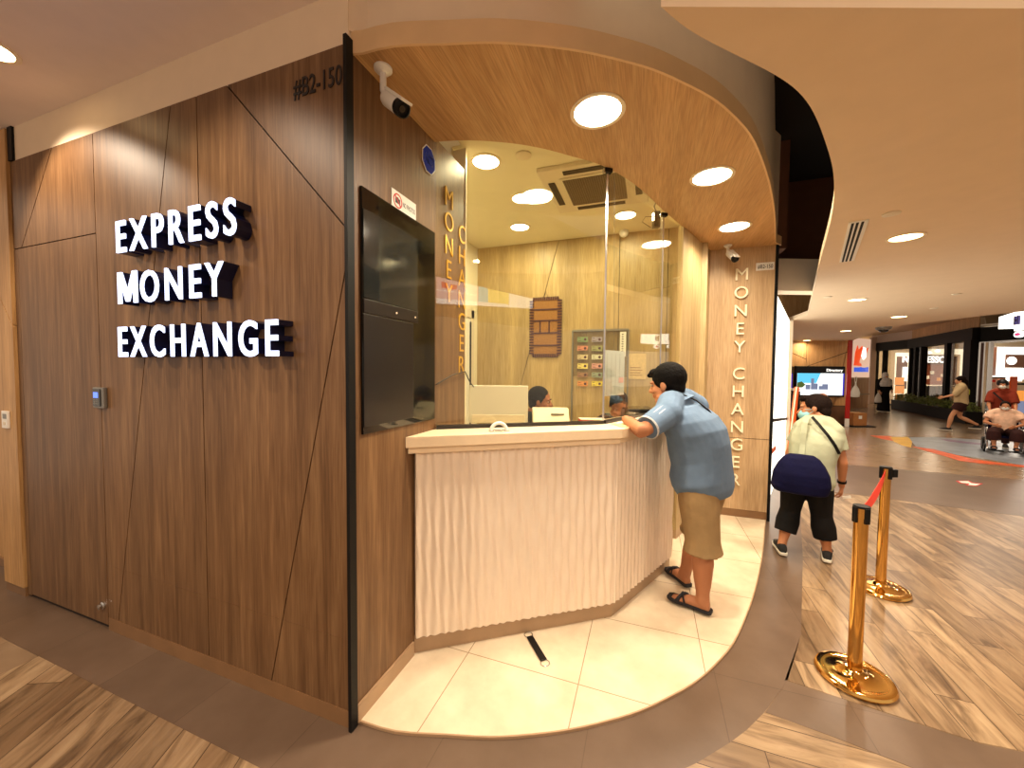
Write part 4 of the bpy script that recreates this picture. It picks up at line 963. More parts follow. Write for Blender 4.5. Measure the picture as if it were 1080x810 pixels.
# --- the two clerks behind the glass
def clerk(hd, face, lab, s=.95, mus=True, up=(0,0,1)):
    hd = V(hd); f, r = basis((face[0],face[1],0)); base = V((hd.x,hd.y,0))-f*.10; b = hd.z-.68-.10
    L = lambda x, y, z: tuple(base+r*x+f*y+UP*z)
    J = dict(hipl=L(-.09,-.05,b), hipr=L(.09,-.05,b), shl=L(-.18,0,hd.z-.21), shr=L(.18,0,hd.z-.21), neck=L(0,.03,hd.z-.11), head=tuple(hd), ell=L(-.24,.08,hd.z-.48), wrl=L(-.16,.24,1.17), elr=L(.24,.08,hd.z-.48), wrr=L(.16,.24,1.17),
      knl=L(-.12,.16,b-.20), knr=L(.12,.16,b-.20), anl=L(-.12,.02,b-.48), anr=L(.12,.02,b-.48), toel=L(-.12,.14,b-.56), toer=L(.12,.14,b-.56), face=face, headup=up)
    P, g, fr = person('person', (base.x,base.y,.012), lab, J, s=s, skin='skin_brown', shirt=('staffshirt',.9,.015,-.15), bottom=('blacktrouser',1.9,.015,'trousers'), vox=.008, headscale=1.0)
    hair_cap(P, g, fr, 'hair', grow=.008, tuft=False)
    if mus:
        rr, ff, uu, hs = fr; c = g['head']
        mb = MB(); mb.ell(c+(ff*.092+uu*-.048)*hs, .026*hs, .012*hs, .007*hs, rr, ff, uu); mb.ell(c+(ff*.080+uu*-.096)*hs, .02*hs, .014*hs, .014*hs, rr, ff, uu); mb.build('moustache', 'hair', P, smooth=True)
        mb = MB()
        for q in (-1,1): mb.ell(c+(rr*q*.029+ff*.088+uu*.026)*hs, .018*hs, .006*hs, .004*hs, rr, ff, uu)
        mb.build('eyebrows', 'hair', P, smooth=True)
    st = thing('stool', (base.x,base.y,.012), 'high black stool under '+('the clerk with the moustache' if mus else 'the clerk looking down'), 'stool')
    MB().lathe((base.x,base.y,b-.15), [(.15,0),(.17,.02),(.17,.05),(.14,.06)], 24).build('seat', 'black', st, smooth=True)
    MB().lathe((base.x,base.y,.03), [(.02,0),(.02,b-.18)], 12).build('post', 'steel', st); MB().lathe((base.x,base.y,.012), [(.2,0),(.2,.01),(.03,.03)], 24).build('foot', 'steel', st, smooth=True)
h1 = D(570, 423, 3.2)
clerk(tuple(h1), tuple(Rv*.95-Fv*.25+UP*-.12), 'person with dark hair and moustache seated behind the grey monitor')
h2 = D(652, 427, 3.4)
clerk(tuple(h2), tuple(-Fv*.9-Rv*.1+UP*-.7), 'person with bowed dark head seated behind the hanging white sheet', mus=False, up=tuple(UP*.75-Fv*.55))
# ------------------------------------------------------------------ inside the booth
M['monitor'] = mat('pale grey monitor back', (212,208,196), .4); M['woven'] = mat('woven reed', (150,104,54), .75, var=.15, vs=60, bump=.5, bs=120); M['stitch'] = mat('purple thread', (72,34,44), .7)
f = Fv.copy(); f.z = 0; f.normalize(); r = V((f.y,-f.x,0))
a, b = D(495,407,2.92), D(557,407,2.92); c = (a+b)/2; w = (b-a).length/2
s = thing('monitor', (c.x,c.y,1.15), 'pale grey back of a computer monitor behind the booth glass', 'monitor')
MB().obox((c.x,c.y,1.43), w, .018, .145, ax=r, ay=f).build('screen_housing', 'monitor', s, bevel=.008)
MB().obox(V((c.x,c.y,1.43))+f*.022, w-.012, .003, .13, ax=r, ay=f).build('screen', 'gloss', s)
MB().obox(V((c.x,c.y,1.32))-f*.02, w*.9, .004, .03, ax=r, ay=f).build('vent_panel', 'offwhite', s, bevel=.002)
MB().obox(V((c.x,c.y,1.22))+f*.03, .03,.012,.07, ax=r, ay=f).build('stand', 'grey', s); MB().obox(V((c.x,c.y,1.157))+f*.03, .11,.08,.006, ax=r, ay=f).build('stand_base', 'grey', s, bevel=.003)
tag(MB().tube([V((.02,.70,1.60)), V((.03,.90,1.66)), V((.02,1.1,1.68)), V((.0,1.22,1.60)), V((.05,1.30,1.50))], .004, 6).build('cable', 'black', smooth=True), 'thin black cable looping from the wall display to the monitor', 'cable')
a, b = D(561,441,2.95), D(600,441,2.95); c = (a+b)/2
s = thing('note_counter', (c.x,c.y,1.15), 'cream money counting machine beside the grey monitor', 'counting machine')
MB().loft([(V((c.x,c.y,1.22)), r*.14, f*.09), (V((c.x,c.y,1.32)), r*.138, f*.085), (V((c.x,c.y,1.385))+f*.02, r*.135, f*.05), (V((c.x,c.y,1.395))+f*.02, r*.12, f*.04)], 4, 2).build('x', 'offwhite', s); bpy.data.objects.remove(bpy.data.objects['x'])
mb = MB(); P0 = [V((c.x,c.y,0))+r*x+f*y+UP*z for x in (-.14,.14) for y, z in ((-.08,1.16),(.08,1.16),(.08,1.40),(.0,1.40),(-.08,1.30))]
mb.poly(P0, [(4,3,2,1,0),(5,6,7,8,9)]+[(i,(i+1)%5,5+(i+1)%5,5+i) for i in range(5)]); mb.build('housing', 'offwhite', s, bevel=.006)
MB().obox(V((c.x,c.y,1.355))-f*.042+r*.05, .05,.002,.012, ax=r, ay=(f+UP*.8).normalized()*1, az=None).build('key_strip', 'grey', s)
# notes on the wall board
s = thing('note_board', (1.05,3.28,1.5), 'clear wall board in a thin metal frame holding sample banknotes', 'display board')
tl, br = Y(604,349,3.26), Y(661,446,3.26)
mb = MB(); x0, x1, zt = tl.x, br.x, tl.z
mb.box((x0,3.25,zt-.012),(x1,3.278,zt+.012)).box((x0-.008,3.25,1.0),(x0+.008,3.278,zt)).box((x1-.008,3.25,1.0),(x1+.008,3.278,zt)); mb.build('frame', 'grey', s)
MB().box((x0,3.262,1.62),(x1,3.266,zt)).build('pane', 'shopglass', s)
notecols = [('green',(120,140,96)),('violet',(150,140,150)),('red',(196,128,100)),('olive',(150,150,100)),('sand',(196,180,140)),('pale',(206,206,180)),('pale yellow',(214,196,110)),('rose',(206,150,140)),('brown',(150,112,84)),('grey green',(140,150,130)),('orange',(208,140,80)),('yellow',(220,200,80))]
rows = ['topmost','second','third','fourth','fifth','lowest']
for i in range(12):
    cc, rw = i%2, i//2; p = Y(609+cc*15, 357+rw*9.3, 3.258); x = p.x; z = p.z; nm, col = notecols[i]
    m = mat('note '+nm, col, .7, var=.25, vs=60)
    mb = MB().plate([(x,3.252,z-.042),(x+.125,3.252,z-.048+.006*(i%3)),(x+.128,3.252,z+.016),(x+.003,3.252,z+.018)], (0,1,0), .002)
    o = mb.build('banknote', m); tag(o, '%s sample banknote, %s in the %s column of the wall board' % (nm, rows[rw], ('left','right')[cc]), 'banknote', 'sample banknotes on the wall board')
    mb = MB(); mb.lathe((x+.095,3.2518,z-.013), [(.016,0),(.016,.0006)], 12, ax=(0,-1,0)); mb.box((x+.012,3.2512,z-.03),(x+.05,3.2518,z-.024)).box((x+.012,3.2512,z+.0),(x+.04,3.2518,z+.006)); mb.build('note_print', 'stitch', o)
# ruler-like tally strip
p, q = Y(654,350,3.24), Y(660,376,3.24)
s = thing('tally_strip', (p.x,3.24,q.z), 'narrow white marked strip hanging at the corner of the banknote board', 'strip')
MB().box((p.x,3.243,q.z),(q.x,3.247,p.z)).build('strip', 'white', s); mb = MB()
for i in range(9): mb.box((p.x+.02,3.2415,q.z+.03+i*.028),(p.x+.04,3.243,q.z+.04+i*.028))
tag(mb.build('marks', 'blackprint', s), kind='stuff')
# hanging white sheet with dotted print
a, b, c = D(636,369,2.82), D(658,370,3.04), D(636,418,2.82)
M['sheet'] = mat('bluish white sheet', (196,204,212), .5)
s = thing('hanging_sheet', tuple(c), 'long white sheet with a dotted chart hanging behind the booth glass joint', 'sheet')
d = (b-a); d.z = 0; W = d.length; d.normalize(); n = V((d.y,-d.x,0))
MB().plate([c, c+d*W, c+d*W+UP*(a.z-c.z), c+UP*(a.z-c.z)], -n, .002).build('sheet', 'sheet', s)
mb = MB(); H_ = a.z-c.z
for i in range(4):
    for j in range(20): mb.plate([c+n*.001+d*(W*(.14+.2*i)+x)+UP*(H_*(.05+.045*j)+z) for x, z in ((0,0),(.008,0),(.008,.005),(0,.005))], n, .0006)
tag(mb.build('dotted_print', 'grey', s), kind='stuff')
MB().plate([c+n*.0012+d*(W*.72)+UP*(H_*.28), c+n*.0012+d*(W*.95)+UP*(H_*.28), c+n*.0012+d*(W*.95)+UP*(H_*.40), c+n*.0012+d*(W*.72)+UP*(H_*.40)], n, .001).build('pink_note', 'rosenote' if 'rosenote' in M else mat('pink note', (220,170,170), .7), s)
MB().tube([a+d*W*.5, G1+V((.04,.08,3.07))], .0015, 5).build('hanging_thread', 'grey', s)
# poster at the back
M['parch'] = mat('yellowed paper', (214,186,130), .7, var=.1, vs=30)
p, q = Y(662,373,3.27), Y(681,400,3.27)
s = thing('wall_notice', (p.x,3.28,q.z), 'yellowish paper notice on the back wall right of the banknote board', 'notice')
MB().box((p.x,3.272,q.z),(q.x,3.278,p.z)).build('sheet', 'parch', s)
mb = MB(); 
for i in range(4): mb.box((p.x+.03,3.2705,q.z+.04+i*.03),(q.x-.04-.02*(i%2),3.272,q.z+.048+i*.03))
tag(mb.build('print', 'woven', s), kind='stuff')
# woven wall hanging
p, q = Y(560,315,3.27), Y(591,376,3.27); cx, cz, hw, hh = (p.x+q.x)/2, (p.z+q.z)/2, (q.x-p.x)/2, (p.z-q.z)/2
s = thing('woven_wall_hanging', (cx,3.28,cz-hh), 'brown woven reed hanging with purple stitched border on the back wall', 'wall hanging')
out = []
for sx, sz, a0 in ((1,1,0),(-1,1,90),(-1,-1,180),(1,-1,270)):
    for k in range(5):
        t = R(a0+22.5*k); out.append((cx+sx*(hw-.06)+math.cos(t)*.06, 3.265, cz+sz*(hh-.06)+math.sin(t)*.06))
MB().plate(out, (0,1,0), .013).build('reed_mat', 'woven', s, bevel=.003)
mb = MB()
for i in range(0, 20):
    z = cz-hh+.04+(2*hh-.08)*i/19
    for sx in (-1,1): mb.box((cx+sx*hw-.012-(.03 if sx>0 else -.0),3.256,z-.009),(cx+sx*hw+.012-(0 if sx>0 else -.03),3.268,z+.009))
for i in range(0, 12):
    x = cx-hw+.04+(2*hw-.08)*i/11
    for sz in (-1,1): mb.box((x-.009,3.256,cz+sz*(hh-.012)-.022),(x+.009,3.268,cz+sz*(hh-.012)+.022))
mb.build('stitched_border', 'stitch', s)
mb = MB()
for fz in (.60,.22,-.20,-.62): mb.box((cx-hw+.01,3.258,cz+hh*fz-.009),(cx+hw-.01,3.264,cz+hh*fz+.009))
for fx in (-.35,.25): mb.box((cx+hw*fx-.009,3.258,cz-hh*.20),(cx+hw*fx+.009,3.264,cz+hh*.22))
mb.build('dividing_bands', 'stitch', s); MB().tube([(cx-.03,3.27,cz+hh),(cx,3.272,cz+hh+.07),(cx+.03,3.27,cz+hh)], .003, 6).build('cord', 'stitch', s)
# small hanging camera / device
p = D(692,232,3.55)
s = thing('hanging_device', tuple(p), 'small black device hanging from wires near the top of the side glass', 'device')
MB().obox(p, .028,.03,.075, ax=r, ay=f).build('body', 'gloss', s, bevel=.006)
MB().tube([p+UP*.07, p+UP*.12+r*-.02, V((p.x,p.y,3.30))], .006, 6).build('bracket', 'black', s)
MB().tube([p+UP*.03-r*.02, p-r*.10+UP*.03, p-r*.13-UP*.02, p-r*.05-UP*.07], .003, 5).build('wire', 'black', s)
# air conditioner cassette
c = V((.82,2.0,3.3)); M['grille'] = mat('grille slat', (120,104,84), .5); M['acdark'] = mat('vent inside', (60,50,40), .8)
s = thing('air_conditioner', (.82,2.0,3.3), 'square cream cassette air conditioner in the booth ceiling', 'air conditioner')
MB().box(c+V((-.42,-.42,-.035)), c+V((.42,.42,-.001))).build('panel', 'offwhite', s, bevel=.008)
MB().box(c+V((-.27,-.27,-.045)), c+V((.27,.27,-.036))).build('intake_frame', 'offwhite', s, bevel=.003)
MB().box(c+V((-.245,-.245,-.047)), c+V((.245,.245,-.0455))).build('intake', 'acdark', s)
mb = MB()
for i in range(27): o = -.24+i*.0185; mb.box(c+V((o-.003,-.245,-.051)), c+V((o+.003,.245,-.047))).box(c+V((-.245,o-.003,-.0505)), c+V((.245,o+.003,-.0472)))
tag(mb.build('grille', 'grille', s))
for a0 in range(4):
    t = Matrix.Rotation(R(90*a0), 3, 'Z'); MB().obox(c+t@V((0,.345,-.038)), .22,.028,.004, ax=t@V((1,0,0)), ay=t@V((0,1,0))).build('louvre', 'acdark', s, bevel=.002)
tag(MB().lathe((.363,1.362,3.285), [(.05,0),(.06,.005),(.06,.0149)], 24).build('ceiling_speaker', 'offwhite', smooth=True), 'small round flush speaker in the booth ceiling near the glass top', 'speaker')
p = Y(658,246,3.2); tag(MB().ell((p.x,3.2,3.27), .05,.05,.045).lathe((p.x,3.2,3.28), [(.05,0),(.05,.0195)], 20).build('smoke_detector', 'white', smooth=True), 'white smoke detector in the booth ceiling by the back wall', 'smoke detector')
# papers, card reader and clutter at the hatch
def sheet(c, w, h, a, z, lb, m='paper', nm='paper_sheet', cat='paper'):
    ca, sa = math.cos(a), math.sin(a); pts = [(c[0]+x*ca-y*sa, c[1]+x*sa+y*ca, z) for x, y in ((-w,-h),(w,-h),(w,h),(-w,h))]
    return tag(MB().plate(pts, (0,0,1), .0015).build(nm, m), lb, cat)
sheet((1.18,1.47), .075,.10, 1.0, 1.3156, 'white paper slip lying open beside the leaning arm')
sheet((1.12,1.36), .06,.085, .5, 1.3173, 'pale receipt at the near end of the papers on the countertop', 'parch')
sheet((1.16,1.42), .03,.05, .2, 1.319, 'small red printed leaflet on top of the countertop papers', 'redprint', 'leaflet', 'leaflet')
M['book'] = mat('grey cover', (120,118,112), .5)
s = thing('passport_booklet', (1.22,1.56,1.3156), 'thin grey booklet under the leaning person\'s hand', 'booklet')
c = V((1.245,1.62,1.3156)); MB().obox(c+UP*.006, .05,.07,.005, ax=(.8,.6,0), ay=(-.6,.8,0)).build('cover', 'book', s, bevel=.001); MB().obox(c+UP*.006, .048,.068,.0035, ax=(.8,.6,0), ay=(-.6,.8,0)).build('pages', 'paper', s)
p = D(672,435,3.3)
s = thing('card_terminal', (p.x,p.y,1.15), 'black card terminal on the staff side behind the side glass', 'terminal')
MB().obox((p.x,p.y,1.26), .13,.08,.11, ax=r, ay=f).build('housing', 'black', s, bevel=.01); MB().obox((p.x,p.y,1.372), .12,.07,.004, ax=r, ay=(f+UP*.1)).build('glass_top', 'gloss', s)
p = D(618,441,2.95)
for i, (col, nm) in enumerate((('redprint','red'),('parch','yellowish'))):
    c = V((p.x+i*.09,p.y+i*.03,0)); s = thing('form_stack', (c.x,c.y,1.15), '%s stack of forms on the staff worktop behind the glass' % nm, 'paper stack')
    MB().obox(c+UP*1.235, .05,.06,.085, ax=r, ay=f).build('sheets', col, s, bevel=.002); MB().obox(c+UP*1.321, .05,.06,.0012, ax=r, ay=f).build('top_sheet', 'paper', s)
# ------------------------------------------------------------------ white lit storefront right behind the pillar
a, b = V((2.66,3.95,0)), D(831,392,7.4); b.z = 0; d = (b-a).normalized(); n = V((d.y,-d.x,0)); L = (b-a).length
mb = MB()
for f0, f1 in ((0,.2),(.21,.42),(.43,.64),(.65,.86),(.87,1)): mb.plate([a+d*L*f0+UP*.95, a+d*L*f1+UP*.95, a+d*L*f1+UP*2.69, a+d*L*f0+UP*2.69], -n, .05)
tag(mb.build('shop_lightbox', 'lightbox'), 'glowing white panels of the storefront just behind the lettered pillar', 'light panel')
tag(MB().plate([a+UP*.05, b+UP*.05, b+UP*.93, a+UP*.93], -n, .05).build('lower_light_panel', 'lightbox'), 'lower glowing white panels of the storefront behind the pillar', 'light panel')
tag(MB().plate([a+n*.02+UP*1.09, b+n*.02+UP*.76, b+n*.02+UP*.80, a+n*.02+UP*1.13], -n, .05).build('storefront_rail', 'black'), 'black horizontal rail across the glowing white storefront', 'rail')
tag(MB().plate([a+n*.01+UP*.66, lerp(a,b,.3)+n*.01+UP*.58, lerp(a,b,.3)+n*.01+UP*.64, a+n*.01+UP*.73], -n, .0095).build('storefront_stripe', 'orange'), 'orange stripe low on the glowing white storefront', 'stripe')
struct('wall_storefront_end', MB().box((b.x-.02,b.y+.0,0),(b.x+.06,b.y+.3,2.7)), 'plaster')
# ------------------------------------------------------------------ directory wall
Q0, Q1 = V((4.6,12.96,0)), V((7.411,13.799,0)); d = (Q1-Q0).normalized(); n = V((d.y,-d.x,0)); L = (Q1-Q0).length
def onw(x, z, o=0.0): return Q0+d*x+n*o+UP*z
def wx(u, o=0.0):   # where the sight line u crosses the directory wall
    q0, q1 = Q0+n*o, Q1+n*o; rr = ray(u, 392); rr2 = V((rr.x,rr.y)); pp = V((CAMLOC.x,CAMLOC.y))
    den = rr2.x*(-d.y)-rr2.y*(-d.x); t = ((q0.x-pp.x)*(-d.y)-(q0.y-pp.y)*(-d.x))/den; hit = pp+rr2*t; return (hit-V((q0.x,q0.y))).dot(V((d.x,d.y))), t
PL = [[(0,.62),(L,.62),(L,2.7),(0,2.7)]]
def wpt(u, v): x, t = wx(u); return (x, (CAMLOC+ray(u,v)*t).z)
PL = cut(PL, wpt(850,362), wpt(850,386), .02)
PL = cut(PL, wpt(832,371), wpt(850,379), .02, lambda c: c.x < wpt(850,380)[0])
PL = cut(PL, wpt(855,385), wpt(891,372), .02, lambda c: c.x > wpt(850,380)[0]); PL = cut(PL, wpt(894,361), wpt(889,386), .02, lambda c: c.x > wpt(850,380)[0])
mb = MB()
for pl in PL: mb.plate([onw(x,z) for x, z in pl], -n, .02)
struct('wall_directory', mb, 'sideoak'); struct('wall_directory_backing', MB().plate([onw(0,0,-.02), onw(L,0,-.02), onw(L,2.7,-.02), onw(0,2.7,-.02)], -n, .1), 'groove')
struct('wall_directory_base', MB().plate([onw(0,0), onw(L,0), onw(L,.6), onw(0,.6)], -n, .02), mat('brown base panel', (104,70,44), .6))
M['dirscreen'] = emit('directory screen', (236,240,240), 1.6); M['skyblue'] = emit('screen sky', (90,190,224), 1.2); M['scrgreen'] = emit('screen green', (80,100,40), .8); M['scrgrey'] = emit('screen buildings', (120,130,160), .9); M['scrblue'] = emit('screen blue edge', (60,50,200), .8); M['dirtext'] = emit('directory lettering', (255,250,240), 1.2)
for u0, u1, lb in ((839.5,891.5,'bright directory screen with a city picture, right one of two'),(790,836.5,'directory screen partly hidden by the glowing white storefront')):
    x0, t0 = wx(u0,.12); x1, t1 = wx(u1,.12); zt = (CAMLOC+ray(u1,386.5)*t1).z; zb = (CAMLOC+ray(u1,419)*t1).z; w_ = x1-x0; hh = zt-zb
    s = thing('directory_screen', tuple(onw((x0+x1)/2,zb)), lb, 'screen', 'mall directory screens')
    MB().plate([onw(x0,zb,.12), onw(x1,zb,.12), onw(x1,zt,.12), onw(x0,zt,.12)], -n, .10).build('casing', 'black', s, bevel=.01)
    S = lambda fx, fz, o: onw(x0+w_*fx, zb+hh*fz, .121+o)
    MB().plate([S(.03,.06,0), S(.97,.06,0), S(.97,.77,0), S(.03,.77,0)], n, .004).build('display', 'dirscreen', s)
    MB().plate([S(.03,.45,.005), S(.42,.45,.005), S(.50,.77,.005), S(.03,.77,.005)], n, .003).build('sky_picture', 'skyblue', s)
    MB().plate([S(.03,.30,.008), S(.14,.30,.008), S(.20,.40,.008), S(.12,.50,.008), S(.03,.46,.008)], n, .003).build('tree_picture', 'scrgreen', s)
    mb = MB()
    for fx, fh, fw in ((.25,.40,.05),(.34,.60,.03),(.40,.44,.05),(.52,.36,.05),(.60,.42,.06)): mb.plate([S(fx-fw,.24,.009), S(fx+fw,.24,.009), S(fx+fw,fh,.009), S(fx-fw,fh,.009)], n, .003)
    mb.build('building_picture', 'scrgrey', s)
    MB().plate([S(.955,.06,.006), S(.985,.06,.006), S(.985,.77,.006), S(.955,.77,.006)], n, .003).build('blue_edge', 'scrblue', s)
    lettering('Directory', S(.62,.83,0), d, UP, hh*.09, .006, 'dirtext', 'lettering', s, width=w_*.33, offset=.03)
# red pole, carton, counter with the logo board
def gp(u, dep): p = D(u, 392, dep); return V((p.x,p.y,0))
p = gp(895.5, 11.8)
s = thing('red_banner_pole', tuple(p), 'tall red pole at the right end of the directory wall', 'pole')
MB().box((p.x-.055,p.y-.03,.25),(p.x+.055,p.y+.03,2.69)).build('post', 'red', s, bevel=.01); MB().box((p.x-.05,p.y-.03,.0),(p.x+.05,p.y+.03,.25)).build('foot', 'white', s, bevel=.01)
p = gp(904.5, 11.9)
s = thing('cardboard_box', (p.x,p.y,.035), 'brown cardboard box on the low black trolley by the red pole', 'box')
MB().obox((p.x,p.y,.235), .21,.16,.198, ax=r, ay=f).build('carton', 'carton', s, bevel=.006); MB().obox(V((p.x,p.y,.30))-f*.163, .05,.002,.05, ax=r, ay=f).build('shipping_label', 'paper', s); MB().obox((p.x,p.y,.4345), .03,.162,.001, ax=r, ay=f).build('tape', 'parch', s)
tag(MB().obox((p.x+.08,p.y+.02,.017), .36,.22,.017, ax=r, ay=f).build('floor_trolley', 'black', bevel=.006), 'low black platform under the cardboard box', 'platform')
M['kioskwood'] = wood('kiosk wood', (140,88,50), (168,112,68), (188,132,84), .5); M['whiteboard'] = emit('lit logo board', (255,210,180), .6); M['logored'] = emit('orange red logo', (240,70,20), .9); M['logoblue'] = emit('blue logo letters', (30,90,220), .9); M['logowhite'] = emit('white logo figure', (255,250,235), 1.6)
p0, p1 = gp(897.5, 17.5), gp(917, 18.5); dd = (p1-p0).normalized(); nn = V((dd.y,-dd.x,0))
s = thing('kiosk_counter', tuple(p0), 'brown wooden kiosk wall under the lit orange logo board', 'kiosk')
MB().plate([p0, p1, p1+UP*1.45, p0+UP*1.45], -nn, .3).build('counter_panel', 'kioskwood', s)
MB().plate([p0+nn*.02+UP*.62, p1+nn*.02+UP*.62, p1+nn*.02+UP*.68, p0+nn*.02+UP*.68], nn, .02).build('rail', 'walnut', s)
s = thing('logo_board', tuple(p0+UP*1.46), 'white lit board with an orange flame logo and blue letters', 'sign')
MB().plate([p0+UP*1.46, p1+UP*1.46, p1+UP*3.3, p0+UP*3.3], -nn, .3).build('board', 'whiteboard', s)
Lw = (p1-p0).length; S = lambda fx, z: p0+dd*Lw*fx+nn*.012+UP*z
MB().plate([S(.12,2.1), S(.35,2.0), S(.42,2.4), S(.65,2.35), S(.85,2.9), S(.60,2.7), S(.5,2.95), S(.32,2.75), S(.25,2.95), S(.15,2.6)], nn, .02).build('flame_logo', 'logored', s)
MB().plate([S(.45,2.45), S(.6,2.3), S(.72,2.45), S(.68,2.85), S(.55,2.9)], nn, .035).build('white_figure', 'logowhite', s)
MB().plate([S(.1,2.02), S(.5,2.0), S(.45,2.12), S(.15,2.25)], nn, .03).build('orange_swoosh', 'logored', s)
mb = MB()
for i, fx in enumerate((.22,.42,.62,.8)): mb.plate([S(fx-.085,1.72), S(fx+.085,1.72), S(fx+.085,1.93+.03*(i%2)), S(fx-.085,1.93)], nn, .02)
mb.build('blue_letters', 'logoblue', s)
p = gp(903, 13.9)
s = thing('plastic_bag', (p.x,p.y,.75), 'white plastic bag hanging at the kiosk beside the red pole', 'bag')
MB().loft([(V((p.x,p.y,z)), r*w, f*d_) for z, w, d_ in ((.78,.05,.04),(.80,.15,.08),(.95,.16,.09),(1.10,.11,.07),(1.22,.035,.02),(1.36,.02,.012))], 14).build('bag_body', 'white', s, smooth=True)
MB().tube([V((p.x-.02,p.y,1.33)), V((p.x-.03,p.y,1.5)), V((p.x,p.y,1.56)), V((p.x+.03,p.y,1.5)), V((p.x+.02,p.y,1.33))], .01, 6).build('handle', 'white', s)
# ------------------------------------------------------------------ coffee shop facade
F0, F1, F2 = gp(918, 21.0), gp(960, 18.0), gp(1030, 13.0)
M['darkframe'] = mat('black shop frame', (8,6,5), .6, spec=.2); M['innerwall'] = mat('pale shop wall', (236,218,186), .6); M['innerbrown'] = mat('brown shop panel', (74,42,26), .5); M['redwood'] = mat('reddish shop shelves', (150,80,52), .6, var=.2, vs=3)
M['signwhite'] = emit('white shop sign', (255,252,244), 2.2); M['shopglow'] = emit('lit doorway trim', (255,238,200), 1.5); M['poster'] = emit('lit poster', (240,150,60), .9)
def seg(a, b): d = (b-a).normalized(); return d, V((d.y,-d.x,0)), (b-a).length
s = thing('shop_facade', tuple(F1), 'dark framed glass front of the coffee shop with folding panels', 'shopfront')
for a_, b_ in ((F0,F1),(F1,F2)):
    d_, n_, L_ = seg(a_, b_); MB().plate([a_+UP*2.85+n_*.15, b_+UP*2.85+n_*.15, b_+UP*3.27+n_*.15, a_+UP*3.27+n_*.15], -n_, .35).build('header', 'darkframe', s)
    MB().plate([a_+UP*.02, b_+UP*.02, b_+UP*.10, a_+UP*.10], -n_, .06).build('sill', 'darkframe', s)
def post(u, w, m='darkframe', dep=.10, nm='mullion', z1=2.86):
    for a_, b_ in ((F0,F1),(F1,F2)):
        d_, n_, L_ = seg(a_, b_); rr = ray(u, 392); rr2 = V((rr.x,rr.y)); pp = V((CAMLOC.x,CAMLOC.y)); M2 = Matrix(((rr2.x,-d_.x),(rr2.y,-d_.y)))
        tt = M2.inverted() @ (V((a_.x,a_.y))-pp)
        if -.02 <= tt[1] <= L_+.02:
            c = a_+d_*tt[1]; MB().obox((c.x,c.y,z1/2), w, dep, z1/2, ax=d_, ay=n_).build(nm, m, s); return c
post(923,.10); post(933,.05); post(1000,.12); post(1025.5,.24, dep=.16, nm='corner_pier')
for u in (961.5,967,973.5): post(u,.08)
for u in (964,970): post(u,.02,'steel',.03,'silver_edge')
for u in (1004,): post(u,.015,'steel',.03,'silver_edge')
for (a_, b_), k in (((F0,F1),0),((F1,F2),1)):
    d_, n_, L_ = seg(a_, b_); MB().plate([a_+UP*.1+n_*-.05, b_+UP*.1+n_*-.05, b_+UP*2.85+n_*-.05, a_+UP*2.85+n_*-.05], -n_, .01).build('glazing', 'shopglass', s)
# lavender bulkhead and white column at left of it
M['lav'] = mat('greyish bulkhead', (206,186,172), .6)
struct('wall_shop_bulkhead', MB().plate([F0+UP*3.28, F1+UP*3.28, F1+UP*3.7, F0+UP*3.7], V((.7,.7,0)), .1), 'lav')
struct('wall_shop_bulkhead_right', MB().plate([F1+UP*3.28, F2+UP*3.28, F2+UP*3.7, F1+UP*3.7], V((.7,.7,0)), .1), 'sideoak')
c = gp(919.5, 20.5); struct('column_white', MB().box((c.x-.10,c.y-.1,0),(c.x+.12,c.y+.1,3.6)), 'lav')
# interior
dI, nI, LI = seg(F1, F2); back = -nI
BASE = 20.3
I0, I1 = gp(900, 24.5), gp(1040, 24.5)
vf = (I1-I0).normalized(); bk_ = V((-vf.y,vf.x,0))
struct('wall_shop_back', MB().plate([I0, I1, I1+UP*3.7, I0+UP*3.7], bk_, .1), 'innerwall')
struct('wall_shop_right', MB().plate([gp(1031.5,13.6), I1, I1+UP*3.7, gp(1031.5,13.6)+UP*3.7], (1,0,0), .1), 'innerwall')
def onplane(u, v, off): return D(u, v, BASE+off)
def panel(u0, v0, u1, v1, off, m, name, lb, cat, th=.04, kind=None):
    a_ = onplane(u0, v1, off); b_ = onplane(u1, v1, off); h_ = onplane((u0+u1)/2, v0, off).z; zz = (a_.z+b_.z)/2
    pts = [V((a_.x,a_.y,zz)), V((b_.x,b_.y,zz)), V((b_.x,b_.y,h_)), V((a_.x,a_.y,h_))]
    o = MB().plate(pts, Fv, th).build(name, m)
    return tag(o, lb, cat, kind=kind)
panel(942,372,958,436,2.2,'shopglow','lit_portal','glowing white portal frame at the left inside the coffee shop','portal')
panel(945,376,956,410,2.1,'innerbrown','upright_panel','brown panel inside the left portal of the coffee shop','panel')
panel(952,387,957,402,2.0,'lightbox','lit_screen','small white screen beside the brown panel in the coffee shop','screen')
panel(975,368,1016,374,2.6,'shopglow','light_band','glowing ceiling band above the coffee shop sign','light band')
panel(955,375,1003,384,2.6,'innerbrown','sign_fascia','brown fascia behind the white shop name','fascia')
panel(974,384,999,420,3.0,'redwood','display_shelf','reddish display shelves at the back of the coffee shop','shelf')
panel(1004,370,1016,408,2.4,'shopglow','lit_portal','glowing portal frame at the right inside the coffee shop','portal')
panel(1004,374,1011,410,2.3,'innerwall','upright_panel','cream panel inside the right portal of the coffee shop','panel')
panel(1004,376,1008,408,2.25,'innerbrown','upright_panel','narrow brown panel inside the right portal of the coffee shop','panel')
for v0, v1, k in ((398,406,'topmost'),(407,415,'middle'),(416,426,'lowest')): panel(944,v0,953.5,v1,1.6,'poster','lit_poster','orange lit product poster, %s of the three in the coffee shop' % k,'poster', .03)
